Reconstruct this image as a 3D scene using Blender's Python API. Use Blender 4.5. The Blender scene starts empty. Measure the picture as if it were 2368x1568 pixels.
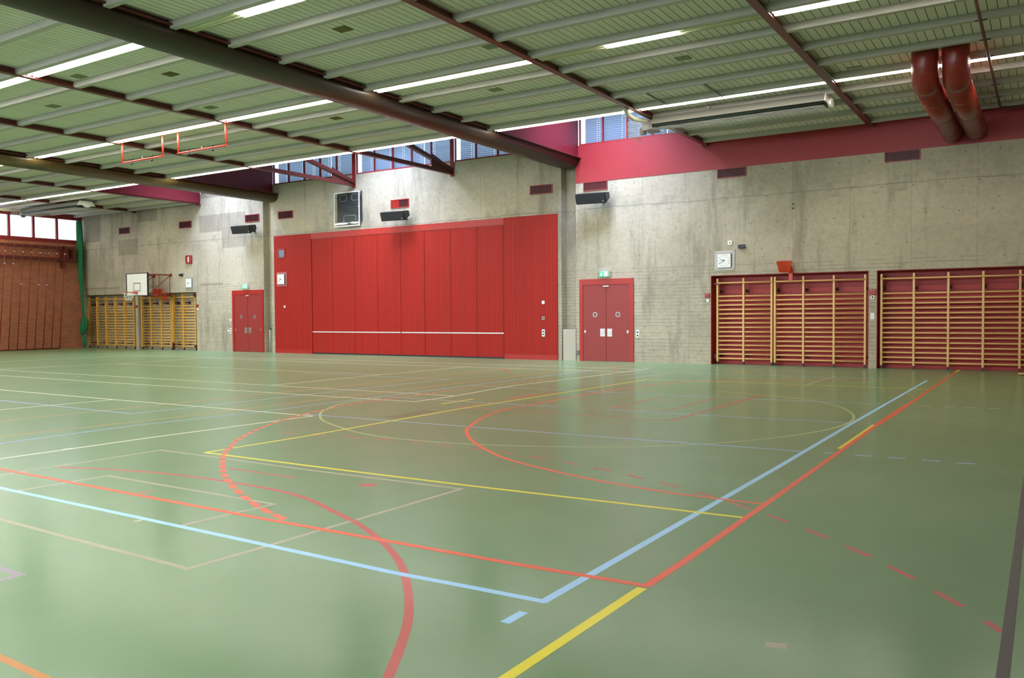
import bpy, bmesh, math, random
from mathutils import Vector, Matrix
random.seed(7)
PI = math.pi
scene = bpy.context.scene
C = scene.collection

# ------------------------------------------------------------------ camera, world, exposure, large lights
def setup_camera():
    f_px, yaw, pitch, roll = 1945.69, 0.566073, -0.0293778, -0.00709565
    f = Vector((-math.sin(yaw)*math.cos(pitch), math.cos(yaw)*math.cos(pitch), math.sin(pitch)))
    r = Vector((math.cos(yaw), math.sin(yaw), 0))
    u = r.cross(f)
    c, s = math.cos(roll), math.sin(roll)
    r2, u2 = c*r + s*u, -s*r + c*u
    cam = bpy.data.cameras.new('camera')
    cam.sensor_width = 36.0; cam.sensor_fit = 'HORIZONTAL'
    cam.lens = 36.0*f_px/2368
    cam.clip_start = 0.05; cam.clip_end = 300
    o = bpy.data.objects.new('camera', cam); C.objects.link(o)
    m = Matrix((( r2.x, u2.x, -f.x, 0), (r2.y, u2.y, -f.y, 0), (r2.z, u2.z, -f.z, 1.53), (0, 0, 0, 1)))
    o.matrix_world = m
    scene.camera = o
setup_camera()
scene.view_settings.view_transform = 'Standard'
scene.view_settings.look = 'None'
scene.view_settings.gamma = 1.0
scene.view_settings.use_curve_mapping = False
scene.view_settings.exposure = EXPOSURE = 0.5

w = bpy.data.worlds.new('sky'); scene.world = w; w.use_nodes = True
bg = w.node_tree.nodes['Background']
bg.inputs['Color'].default_value = (0.80, 0.88, 1.0, 1); bg.inputs['Strength'].default_value = 1.5

def area_light(name, loc, direction, sx, sy, power, color, spread=PI):
    l = bpy.data.lights.new(name, 'AREA'); l.shape = 'RECTANGLE'; l.size = sx; l.size_y = sy
    l.energy = power; l.color = color; l.spread = spread
    o = bpy.data.objects.new(name, l); C.objects.link(o); o.location = loc
    o.rotation_euler = Vector(direction).to_track_quat('-Z', 'Y').to_euler()
    return o
DAY = (0.60, 0.70, 1.0)
# daylight through the three roof skylights and the end wall's window band
SKY_X = (-29.9, -20.6, -11.4)
for x in SKY_X:
    area_light('skylight_daylight', (x, 22.2, 9.05), (0, 0.25, -1), 2.3, 2.4, 290, DAY, math.radians(110))
area_light('end_window_daylight', (-41.9, 10.5, 5.95), (1, 0, -0.12), 27.0, 1.3, 95, (0.88, 0.93, 1.0))

area_light('added_front_daylight', (-19.5, -3.75, 5.25), (0, 1, -0.72), 33.0, 2.2, 2300, (0.97, 0.98, 1.0), math.radians(90))  # added daylight for the near floor, from an unseen band behind the camera

YW = 24.3          # room face of the back wall
XL = -41.1         # room face of the left end wall
XR, YF = 2.6, -3.2 # right and front walls, outside the picture
ZC = 6.64          # ceiling boards
SILL = 6.96
BEAMS = [(-36.6, 's'), (-31.85, 's'), (-27.2, 'b'), (-22.6, 's'), (-17.9, 's'), (-13.2, 'b'), (-8.58, 's'), (-4.02, 's')]

# ------------------------------------------------------------------ helpers
def tag(o, label=None, cat=None, group=None, kind=None):
    if label: o['label'] = label
    if cat: o['category'] = cat
    if group: o['group'] = group
    if kind: o['kind'] = kind
    return o
def empty(name, loc=(0, 0, 0), label=None, cat=None, group=None, kind=None, rz=0):
    o = bpy.data.objects.new(name, None); C.objects.link(o); o.location = loc; o.rotation_euler = (0, 0, rz)
    o.empty_display_size = 0.1
    return tag(o, label, cat, group, kind)
def obj(name, bm, m, parent=None, smooth=False, label=None):
    bmesh.ops.recalc_face_normals(bm, faces=bm.faces)
    me = bpy.data.meshes.new(name); bm.to_mesh(me); bm.free()
    for mm in (m if isinstance(m, (list, tuple)) else [m]): me.materials.append(mm)
    if smooth:
        for p in me.polygons: p.use_smooth = True
    o = bpy.data.objects.new(name, me); C.objects.link(o)
    if parent is not None: o.parent = parent
    if label: o['label'] = label
    return o
def pieces(name, bm, m, parent):
    """every loose piece of the mesh becomes a part of its own"""
    seen = set(); groups = []
    for v in bm.verts:
        if v in seen: continue
        st = [v]; seen.add(v); g = []
        while st:
            a = st.pop(); g.append(a)
            for e in a.link_edges:
                b = e.other_vert(a)
                if b not in seen: seen.add(b); st.append(b)
        groups.append(g)
    for g in groups:
        nb = bmesh.new(); mp = {v: nb.verts.new(v.co) for v in g}; fs = set()
        for v in g: fs.update(v.link_faces)
        for f in fs:
            nf = nb.faces.new([mp[x] for x in f.verts]); nf.smooth = f.smooth; nf.material_index = f.material_index
        obj(name, nb, m, parent)
    bm.free()
def B(): return bmesh.new()
def box(bm, x0, x1, y0, y1, z0, z1, mi=0, bev=0):
    vs = [bm.verts.new(p) for p in ((x0,y0,z0),(x1,y0,z0),(x1,y1,z0),(x0,y1,z0),(x0,y0,z1),(x1,y0,z1),(x1,y1,z1),(x0,y1,z1))]
    fs = [bm.faces.new([vs[i] for i in q]) for q in ((0,3,2,1),(4,5,6,7),(0,1,5,4),(1,2,6,5),(2,3,7,6),(3,0,4,7))]
    for f in fs: f.material_index = mi
    if bev:
        es = list({e for f in fs for e in f.edges})
        bmesh.ops.bevel(bm, geom=es, offset=bev, segments=2, affect='EDGES', profile=0.6)
    return bm
def bx(x0, x1, y0, y1, z0, z1, bev=0): return box(B(), x0, x1, y0, y1, z0, z1, 0, bev)
def tube(bm, pts, r, n=10, closed=False, mi=0, cap=True):
    pts = [Vector(p) for p in pts]; rings = []
    N = len(pts); prev = None
    for i, p in enumerate(pts):
        a = pts[(i-1) % N] if (i > 0 or closed) else p
        b = pts[(i+1) % N] if (i < N-1 or closed) else p
        t = (b - a).normalized()
        up = Vector((0, 0, 1)) if abs(t.z) < 0.95 else Vector((0, 1, 0))
        if prev is not None:
            s = prev - t*prev.dot(t)
            s = s.normalized() if s.length > 1e-4 else t.cross(up).normalized()
        else: s = t.cross(up).normalized()
        prev = s; v = t.cross(s)
        rr = r[i] if isinstance(r, (list, tuple)) else r
        rings.append([bm.verts.new(p + (s*math.cos(2*PI*k/n) + v*math.sin(2*PI*k/n))*rr) for k in range(n)])
    M = N if closed else N-1
    for i in range(M):
        A, Bq = rings[i], rings[(i+1) % N]
        for k in range(n):
            f = bm.faces.new((A[k], A[(k+1) % n], Bq[(k+1) % n], Bq[k])); f.material_index = mi; f.smooth = True
    if cap and not closed:
        for rg in (rings[0], rings[-1]):
            f = bm.faces.new(rg); f.material_index = mi
    return bm
def prism(bm, prof, a0, a1, axis='x', mi=0, smooth=False):
    """closed 2-D profile swept along an axis. axis x: prof=(y,z); y: prof=(x,z); z: prof=(x,y)"""
    def P(u, v, a): return {'x': (a, u, v), 'y': (u, a, v), 'z': (u, v, a)}[axis]
    A = [bm.verts.new(P(u, v, a0)) for u, v in prof]; D = [bm.verts.new(P(u, v, a1)) for u, v in prof]
    n = len(prof)
    for k in range(n):
        f = bm.faces.new((A[k], A[(k+1) % n], D[(k+1) % n], D[k])); f.material_index = mi; f.smooth = smooth
    for r in (A, D[::-1]):
        f = bm.faces.new(r); f.material_index = mi
    return bm
def disc(bm, x, y, z, r, d, n=24, mi=0):          # short cylinder, axis along y, front face at y
    prism(bm, [(x + r*math.cos(2*PI*k/n), z + r*math.sin(2*PI*k/n)) for k in range(n)], y, y + d, 'y', mi)
    return bm

# ------------------------------------------------------------------ materials
def mat(name, col, rough=0.6, metal=0.0, spec=0.5, **kw):
    m = bpy.data.materials.new(name); m.use_nodes = True
    nt = m.node_tree; b = nt.nodes['Principled BSDF']
    b.inputs['Base Color'].default_value = (*col, 1); b.inputs['Roughness'].default_value = rough
    b.inputs['Metallic'].default_value = metal; b.inputs['Specular IOR Level'].default_value = spec
    if 'var' in kw:      # subtle procedural tone variation
        n = N(nt); s = kw.get('scale', 3.0)
        no = n('ShaderNodeTexNoise', Scale=s, Detail=4.0); nt.links.new(n.pos(), no.inputs['Vector'])
        mx = n('ShaderNodeMix', data_type='RGBA'); v = kw['var']
        mx.inputs[6].default_value = (*[c*(1-v) for c in col], 1); mx.inputs[7].default_value = (*[min(1, c*(1+v)) for c in col], 1)
        nt.links.new(no.outputs['Fac'], mx.inputs[0]); nt.links.new(mx.outputs[2], b.inputs['Base Color'])
    if kw.get('bump'):
        n = N(nt)
        no = n('ShaderNodeTexNoise', Scale=kw.get('bscale', 60.0), Detail=3.0); nt.links.new(n.pos(), no.inputs['Vector'])
        bu = n('ShaderNodeBump', Strength=kw['bump'], Distance=0.01); nt.links.new(no.outputs['Fac'], bu.inputs['Height'])
        nt.links.new(bu.outputs[0], b.inputs['Normal'])
    return m
class N:
    def __init__(s, nt): s.nt = nt
    def __call__(s, t, **kw):
        n = s.nt.nodes.new(t)
        for k, v in kw.items():
            if k in n.inputs and not hasattr(n, k): n.inputs[k].default_value = v
            else: setattr(n, k, v)
        return n
    def pos(s): return s.nt.nodes.new('ShaderNodeNewGeometry').outputs['Position']
    def m(s, op, a, b=None, c=None):
        n = s.nt.nodes.new('ShaderNodeMath'); n.operation = op
        for i, v in enumerate((a, b, c)):
            if v is None: continue
            if isinstance(v, (int, float)): n.inputs[i].default_value = v
            else: s.nt.links.new(v, n.inputs[i])
        return n.outputs[0]
    def mix(s, fac, a, b, blend='MIX'):
        n = s.nt.nodes.new('ShaderNodeMix'); n.data_type = 'RGBA'; n.blend_type = blend
        for i, v in ((0, fac), (6, a), (7, b)):
            if isinstance(v, (int, float)): n.inputs[i].default_value = v
            elif isinstance(v, tuple): n.inputs[i].default_value = (*v, 1)
            else: s.nt.links.new(v, n.inputs[i])
        return n.outputs[2]
    def ramp(s, fac, stops):
        n = s.nt.nodes.new('ShaderNodeValToRGB'); s.nt.links.new(fac, n.inputs[0])
        e = n.color_ramp.elements
        while len(e) < len(stops): e.new(0.5)
        for k, (p, c) in enumerate(stops):
            e[k].position = p; e[k].color = (*c, 1) if isinstance(c, tuple) else (c, c, c, 1)
        return n.outputs[0]
    def noise(s, scale, detail=4, vec=None, rough=0.5, sc=None):
        n = s.nt.nodes.new('ShaderNodeTexNoise'); n.inputs['Scale'].default_value = scale; n.inputs['Detail'].default_value = detail
        n.inputs['Roughness'].default_value = rough
        v = vec or s.pos()
        if sc:
            mp = s.nt.nodes.new('ShaderNodeMapping'); mp.inputs['Scale'].default_value = sc; s.nt.links.new(v, mp.inputs[0]); v = mp.outputs[0]
        s.nt.links.new(v, n.inputs['Vector']); return n.outputs['Fac']

def concrete():
    m = mat('board_marked_concrete', (0.4, 0.38, 0.3), 0.75, spec=0.3); nt = m.node_tree; n = N(nt); b = nt.nodes['Principled BSDF']
    sp = n('ShaderNodeSeparateXYZ'); nt.links.new(n.pos(), sp.inputs[0]); X, Y, Z = sp.outputs
    U = n.m('ADD', X, Y)
    big = n.noise(0.35, 5, rough=0.6); fine = n.noise(9, 6, rough=0.7)
    streak = n.noise(1.0, 5, sc=(2.2, 2.2, 0.35), rough=0.65)
    col = n.ramp(big, [(0.30, (0.345, 0.303, 0.222)), (0.5, (0.450, 0.395, 0.288)), (0.72, (0.53, 0.467, 0.345))])
    col = n.mix(0.55, col, n.ramp(fine, [(0.3, 0.72), (0.6, 1.05)]), 'MULTIPLY')
    col = n.mix(0.75, col, n.ramp(streak, [(0.30, 0.60), (0.48, 1.0)]), 'MULTIPLY')
    # formwork panels: each its own tone
    cx = n.m('FLOOR', n.m('DIVIDE', U, 1.52)); cz = n.m('FLOOR', n.m('DIVIDE', Z, 0.75))
    cb = n('ShaderNodeCombineXYZ'); nt.links.new(cx, cb.inputs[0]); nt.links.new(cz, cb.inputs[1])
    wn = n('ShaderNodeTexWhiteNoise', noise_dimensions='2D'); nt.links.new(cb.outputs[0], wn.inputs['Vector'])
    # patchwork strongest in the left hall
    patch = n.m('MULTIPLY', n.m('LESS_THAN', U, -3.5), n.m('GREATER_THAN', Z, 2.9))
    tone = n.ramp(wn.outputs[0], [(0.0, 0.70), (0.24, 0.74), (0.27, 0.98), (1.0, 1.04)])
    tone2 = n.ramp(wn.outputs[0], [(0.0, 0.96), (1.0, 1.03)])
    col = n.mix(1.0, col, n.mix(patch, tone2, tone), 'MULTIPLY')
    # joints between panels
    jx = n.m('ABSOLUTE', n.m('SUBTRACT', n.m('FRACT', n.m('DIVIDE', U, 1.52)), 0.5)); jx = n.m('GREATER_THAN', jx, 0.4945)
    col = n.mix(n.m('MULTIPLY', jx, 0.35), col, (0.18, 0.17, 0.13))
    # thin board lines up to 2.7 m
    wob = n.m('MULTIPLY', n.noise(1.2, 2), 0.03)
    fz = n.m('ABSOLUTE', n.m('SUBTRACT', n.m('FRACT', n.m('DIVIDE', n.m('ADD', Z, wob), 0.105)), 0.5))
    brk = n.m('GREATER_THAN', n.noise(3.0, 3, sc=(0.5, 0.5, 6.0)), 0.47)
    bl = n.m('MULTIPLY', n.m('MULTIPLY', n.m('GREATER_THAN', fz, 0.42), n.m('LESS_THAN', Z, 3.0)), brk)
    col = n.mix(n.m('MULTIPLY', bl, 0.55), col, (0.19, 0.165, 0.11))
    # pour joint at 4.9 m with a darker weathered edge
    pj = n.m('ABSOLUTE', n.m('SUBTRACT', n.m('ADD', Z, n.m('MULTIPLY', n.noise(0.8, 4), 0.16)), 4.98))
    col = n.mix(n.m('MULTIPLY', n.m('MULTIPLY', n.m('LESS_THAN', pj, 0.018), n.noise(1.7, 3)), 0.9), col, (0.17, 0.16, 0.12))
    ps = n.m('MULTIPLY', n.m('LESS_THAN', pj, 0.22), n.ramp(n.noise(2.3, 5), [(0.5, 0.0), (0.68, 0.5)]))
    col = n.mix(ps, col, (0.24, 0.23, 0.18))
    # tie holes
    hx = n.m('SUBTRACT', n.m('FRACT', n.m('DIVIDE', n.m('ADD', U, n.m('MULTIPLY', cz, 0.31)), 0.76)), 0.5)
    hz = n.m('SUBTRACT', n.m('FRACT', n.m('DIVIDE', Z, 0.745)), 0.5)
    dd = n.m('SQRT', n.m('ADD', n.m('POWER', n.m('MULTIPLY', hx, 0.76), 2), n.m('POWER', n.m('MULTIPLY', hz, 0.745), 2)))
    hole = n.m('MULTIPLY', n.m('LESS_THAN', dd, 0.017), n.m('GREATER_THAN', wn.outputs[0], 0.25))
    col = n.mix(n.m('MULTIPLY', hole, 0.75), col, (0.07, 0.065, 0.055))
    pit = n('ShaderNodeTexVoronoi', Scale=2.6); nt.links.new(n.pos(), pit.inputs['Vector'])
    pf = n.m('MULTIPLY', n.m('LESS_THAN', pit.outputs['Distance'], 0.05), 0.6)
    col = n.mix(pf, col, (0.12, 0.115, 0.09))
    nt.links.new(col, b.inputs['Base Color'])
    bu = n('ShaderNodeBump', Strength=0.35, Distance=0.02)
    nt.links.new(n.m('SUBTRACT', fine, n.m('MULTIPLY', bl, 0.6)), bu.inputs['Height']); nt.links.new(bu.outputs[0], b.inputs['Normal'])
    return m
def brick():
    m = mat('red_brick', (0.4, 0.13, 0.06), 0.8, spec=0.25); nt = m.node_tree; n = N(nt); b = nt.nodes['Principled BSDF']
    sp = n('ShaderNodeSeparateXYZ'); nt.links.new(n.pos(), sp.inputs[0])
    cb = n('ShaderNodeCombineXYZ'); nt.links.new(n.m('ADD', sp.outputs[1], sp.outputs[0]), cb.inputs[0]); nt.links.new(sp.outputs[2], cb.inputs[1])
    br = n('ShaderNodeTexBrick'); nt.links.new(cb.outputs[0], br.inputs['Vector'])
    for k, v in dict(Scale=1.0).items(): br.inputs[k].default_value = v
    br.inputs['Brick Width'].default_value = 0.26; br.inputs['Row Height'].default_value = 0.077
    br.inputs['Mortar Size'].default_value = 0.008
    br.inputs['Color1'].default_value = (0.52, 0.155, 0.068, 1); br.inputs['Color2'].default_value = (0.38, 0.12, 0.065, 1)
    br.inputs['Mortar'].default_value = (0.40, 0.23, 0.15, 1)
    col = n.mix(0.5, br.outputs['Color'], n.ramp(n.noise(3, 4), [(0.3, 0.75), (0.7, 1.15)]), 'MULTIPLY')
    nt.links.new(col, b.inputs['Base Color'])
    bu = n('ShaderNodeBump', Strength=0.3, Distance=0.01); nt.links.new(br.outputs['Fac'], bu.inputs['Height']); bu.invert = True
    nt.links.new(bu.outputs[0], b.inputs['Normal'])
    return m
def floor_mat():
    m = mat('green_sports_floor', (0.1, 0.2, 0.07), 0.3, spec=0.5); nt = m.node_tree; n = N(nt); b = nt.nodes['Principled BSDF']
    col = n.ramp(n.noise(0.5, 6, rough=0.65), [(0.3, (0.165, 0.282, 0.128)), (0.7, (0.192, 0.318, 0.150))])

    nt.links.new(col, b.inputs['Base Color'])
    r = n.ramp(n.noise(1.1, 6, rough=0.7), [(0.3, 0.55), (0.7, 0.62)]); nt.links.new(r, b.inputs['Roughness'])
    b.inputs['Specular IOR Level'].default_value = 0.28
    b.inputs['Coat Weight'].default_value = 0.6; b.inputs['Coat Roughness'].default_value = 0.20; b.inputs['Coat IOR'].default_value = 1.36
    bu = n('ShaderNodeBump', Strength=0.04, Distance=0.01)
    nt.links.new(n.noise(14, 3), bu.inputs['Height']); nt.links.new(bu.outputs[0], b.inputs['Normal'])
    return m
def stripes(name, base, dark, pitch, width, axis, rough=0.55, bump=0.5, var=0.06, spec=0.4):
    """boards with narrow dark joints; axis is the index of the position coordinate that counts the boards"""
    m = mat(name, base, rough, spec=spec); nt = m.node_tree; n = N(nt); b = nt.nodes['Principled BSDF']
    sp = n('ShaderNodeSeparateXYZ'); nt.links.new(n.pos(), sp.inputs[0])
    u = n.m('DIVIDE', sp.outputs[axis], pitch); fr = n.m('FRACT', u)
    g = n.m('LESS_THAN', fr, width/pitch)
    wn = n('ShaderNodeTexWhiteNoise', noise_dimensions='1D'); nt.links.new(n.m('FLOOR', u), wn.inputs['W'])
    col = n.mix(1.0, base, n.ramp(wn.outputs[0], [(0, 1-var), (1, 1+var*0.5)]), 'MULTIPLY')
    col = n.mix(g, col, dark); nt.links.new(col, b.inputs['Base Color'])
    bu = n('ShaderNodeBump', Strength=bump, Distance=0.01); bu.invert = True
    nt.links.new(g, bu.inputs['Height']); nt.links.new(bu.outputs[0], b.inputs['Normal'])
    return m
def emis(name, col, strength):
    m = bpy.data.materials.new(name); m.use_nodes = True; nt = m.node_tree
    for x in list(nt.nodes): nt.nodes.remove(x)
    e = nt.nodes.new('ShaderNodeEmission'); o = nt.nodes.new('ShaderNodeOutputMaterial')
    e.inputs[0].default_value = (*col, 1); e.inputs[1].default_value = strength; nt.links.new(e.outputs[0], o.inputs[0])
    return m
def pane_mat(name, tint, trans, gloss=0.12, diff=(0.8, 0.85, 0.9), rough=0.03):
    m = bpy.data.materials.new(name); m.use_nodes = True; nt = m.node_tree
    for x in list(nt.nodes): nt.nodes.remove(x)
    o = nt.nodes.new('ShaderNodeOutputMaterial')
    t = nt.nodes.new('ShaderNodeBsdfTransparent'); t.inputs[0].default_value = (*tint, 1)
    d = nt.nodes.new('ShaderNodeBsdfTranslucent'); d.inputs[0].default_value = (*diff, 1)
    g = nt.nodes.new('ShaderNodeBsdfGlossy'); g.inputs['Roughness'].default_value = rough
    a = nt.nodes.new('ShaderNodeMixShader'); a.inputs[0].default_value = trans
    nt.links.new(d.outputs[0], a.inputs[1]); nt.links.new(t.outputs[0], a.inputs[2])
    c = nt.nodes.new('ShaderNodeMixShader'); c.inputs[0].default_value = gloss
    nt.links.new(a.outputs[0], c.inputs[1]); nt.links.new(g.outputs[0], c.inputs[2]); nt.links.new(c.outputs[0], o.inputs[0])
    return m
def _slat(m):      # thin lacquered slat: mostly diffuse, a little daylight comes through
    nt = m.node_tree; out = [x for x in nt.nodes if x.type == 'OUTPUT_MATERIAL'][0]; src = out.inputs[0].links[0].from_socket
    d = nt.nodes.new('ShaderNodeBsdfDiffuse'); d.inputs[0].default_value = (0.55, 0.62, 0.68, 1)
    a = nt.nodes.new('ShaderNodeMixShader'); a.inputs[0].default_value = 0.42
    nt.links.new(src, a.inputs[1]); nt.links.new(d.outputs[0], a.inputs[2]); nt.links.new(a.outputs[0], out.inputs[0])
M = {}
M['concrete'] = concrete()
M['brick'] = brick()
M['floor'] = floor_mat()
M['deck'] = stripes('green_white_ceiling_boards', (0.74, 0.70, 0.615), (0.065, 0.065, 0.045), 0.15, 0.013, 0, 0.6)
M['joist'] = mat('grey_green_joist_paint', (0.46, 0.435, 0.38), 0.55, var=0.05)
M['beam'] = mat('dark_red_steel_paint', (0.12, 0.020, 0.016), 0.4, var=0.08)
M['band'] = mat('crimson_painted_concrete', (0.33, 0.022, 0.026), 0.5, var=0.06, bump=0.08, bscale=12)
M['panelred'] = mat('crimson_panel_paint', (0.17, 0.012, 0.022), 0.35, var=0.06)
M['casing'] = mat('brown_curtain_casing', (0.034, 0.020, 0.010), 0.42, var=0.1)
M['casing2'] = mat('brown_curtain_casing_olive_lit', (0.075, 0.052, 0.012), 0.4, var=0.1)  # same brown casing; the olive cast of its light is put into the colour
M['slatred'] = stripes('red_tongue_and_groove_boards', (0.36, 0.018, 0.011), (0.17, 0.008, 0.005), 0.10, 0.010, 0, 0.5, 0.5, spec=0.2)
M['red'] = mat('bright_red_paint', (0.38, 0.016, 0.010), 0.4, var=0.04)
M['doorred'] = mat('dull_red_door_leaf', (0.28, 0.026, 0.022), 0.45, var=0.05)
M['recess'] = mat('red_recess_paint', (0.38, 0.024, 0.020), 0.5, var=0.06)
M['wood'] = mat('varnished_beech', (0.72, 0.43, 0.15), 0.35, var=0.1, scale=6)
M['woodL'] = mat('varnished_pine', (0.68, 0.36, 0.06), 0.35, var=0.1, scale=6)
M['darkred'] = mat('oxblood_grille', (0.085, 0.008, 0.010), 0.5)
M['frame'] = mat('window_frame_red', (0.28, 0.02, 0.02), 0.4)
M['blind'] = pane_mat('blue_grey_blind_slat', (0.6, 0.7, 0.8), 0.0, gloss=0.0, diff=(0.78, 0.86, 0.94)); _slat(M['blind'])
M['cord'] = mat('white_cord', (0.9, 0.92, 1.0), 0.6)
M['black'] = mat('black_plastic', (0.012, 0.012, 0.014), 0.45)
M['blackg'] = mat('dark_display', (0.03, 0.033, 0.038), 0.35)
M['white'] = mat('white_plastic', (0.82, 0.82, 0.76), 0.45)
M['cream'] = mat('cream_board_paint', (0.80, 0.80, 0.72), 0.4)
M['steel'] = mat('brushed_steel', (0.55, 0.55, 0.53), 0.35, metal=0.9)
M['alu'] = mat('aluminium_rail', (0.72, 0.70, 0.66), 0.4, metal=0.3)
M['galv'] = mat('galvanised_sheet', (0.15, 0.145, 0.12), 0.5, metal=0.0)
M['galvd'] = mat('dark_heater_tube', (0.05, 0.07, 0.065), 0.5)
M['mesh'] = mat('wire_guard', (0.62, 0.62, 0.58), 0.4, metal=0.4)
M['duct'] = mat('red_lacquered_duct', (0.22, 0.020, 0.012), 0.3, var=0.1)
M['tube_on'] = emis('fluorescent_tube_lit', (1.0, 0.955, 0.86), 38.0)
M['diff_on'] = emis('fluorescent_reflector_lit', (1.0, 0.955, 0.86), 7.5)
M['fix'] = mat('cream_green_luminaire', (0.46, 0.46, 0.30), 0.4)
M['fixw'] = mat('white_reflector', (0.62, 0.62, 0.42), 0.35)
M['green'] = mat('green_curtain_net', (0.01, 0.14, 0.045), 0.85, var=0.25, scale=20)
M['ckplate'] = mat('acrylic_clock_plate', (0.42, 0.40, 0.34), 0.25)
M['ckplate_red'] = mat('acrylic_clock_plate_on_red', (0.48, 0.16, 0.15), 0.25)
M['glass'] = pane_mat('clear_guard_glass', (0.96, 0.98, 0.97), 0.98, gloss=0.07)
M['frost'] = pane_mat('frosted_window_pane', (0.95, 0.97, 1.0), 0.75, gloss=0.04, rough=0.2)
M['clear'] = pane_mat('clear_window_pane', (0.92, 0.95, 1.0), 0.97, gloss=0.05)
M['boxb'] = mat('beige_cover_board', (0.46, 0.42, 0.34), 0.6, var=0.04)
M['orange'] = pane_mat('orange_net_cord', (1.0, 0.45, 0.25), 0.35, gloss=0.02, diff=(0.85, 0.18, 0.06), rough=0.5)
M['orangec'] = mat('orange_net_string', (0.75, 0.11, 0.04), 0.7)
M['netw'] = mat('white_net_string', (0.75, 0.75, 0.68), 0.8)
M['rim'] = mat('orange_red_rim', (0.62, 0.035, 0.02), 0.35)
M['uframe'] = mat('coral_red_tube', (0.72, 0.065, 0.04), 0.4)
M['duct_hose'] = mat('cream_flexible_hose', (0.50, 0.47, 0.34), 0.5)
M['conduit'] = mat('dark_conduit', (0.10, 0.035, 0.03), 0.5)
M['exitg'] = emis('exit_sign_green', (0.0, 0.75, 0.22), 1.3)
M['exitw'] = emis('exit_sign_white', (0.85, 1.0, 0.95), 2.4)
M['patch'] = mat('brown_ceiling_grille', (0.20, 0.18, 0.05), 0.6)
M['patchg'] = mat('faded_ceiling_grille', (0.30, 0.33, 0.20), 0.6)
M['patchh'] = mat('grey_ceiling_grille', (0.28, 0.31, 0.24), 0.6)
LM = dict(red_wide=(0.95, 0.125, 0.05), red_dash=(0.95, 0.14, 0.07), yellow_wide=(0.95, 0.80, 0.02), yellow_thin=(0.92, 0.76, 0.03),
          blue_wide=(0.40, 0.70, 1.0), blue_thin=(0.36, 0.49, 0.78), white_line=(0.88, 0.84, 0.64), cream_line=(0.44, 0.40, 0.27),
          maroon_line=(0.60, 0.09, 0.075), olive_line=(0.40, 0.50, 0.17), orange_line=(0.66, 0.26, 0.06), violet_line=(0.36, 0.30, 0.32))
for k, v in LM.items(): 
    M[k] = mat(k + '_paint', v, 0.45, spec=0.5); _b = M[k].node_tree.nodes['Principled BSDF']
    _b.inputs['Coat Weight'].default_value = 0.12; _b.inputs['Coat Roughness'].default_value = 0.15
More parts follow.
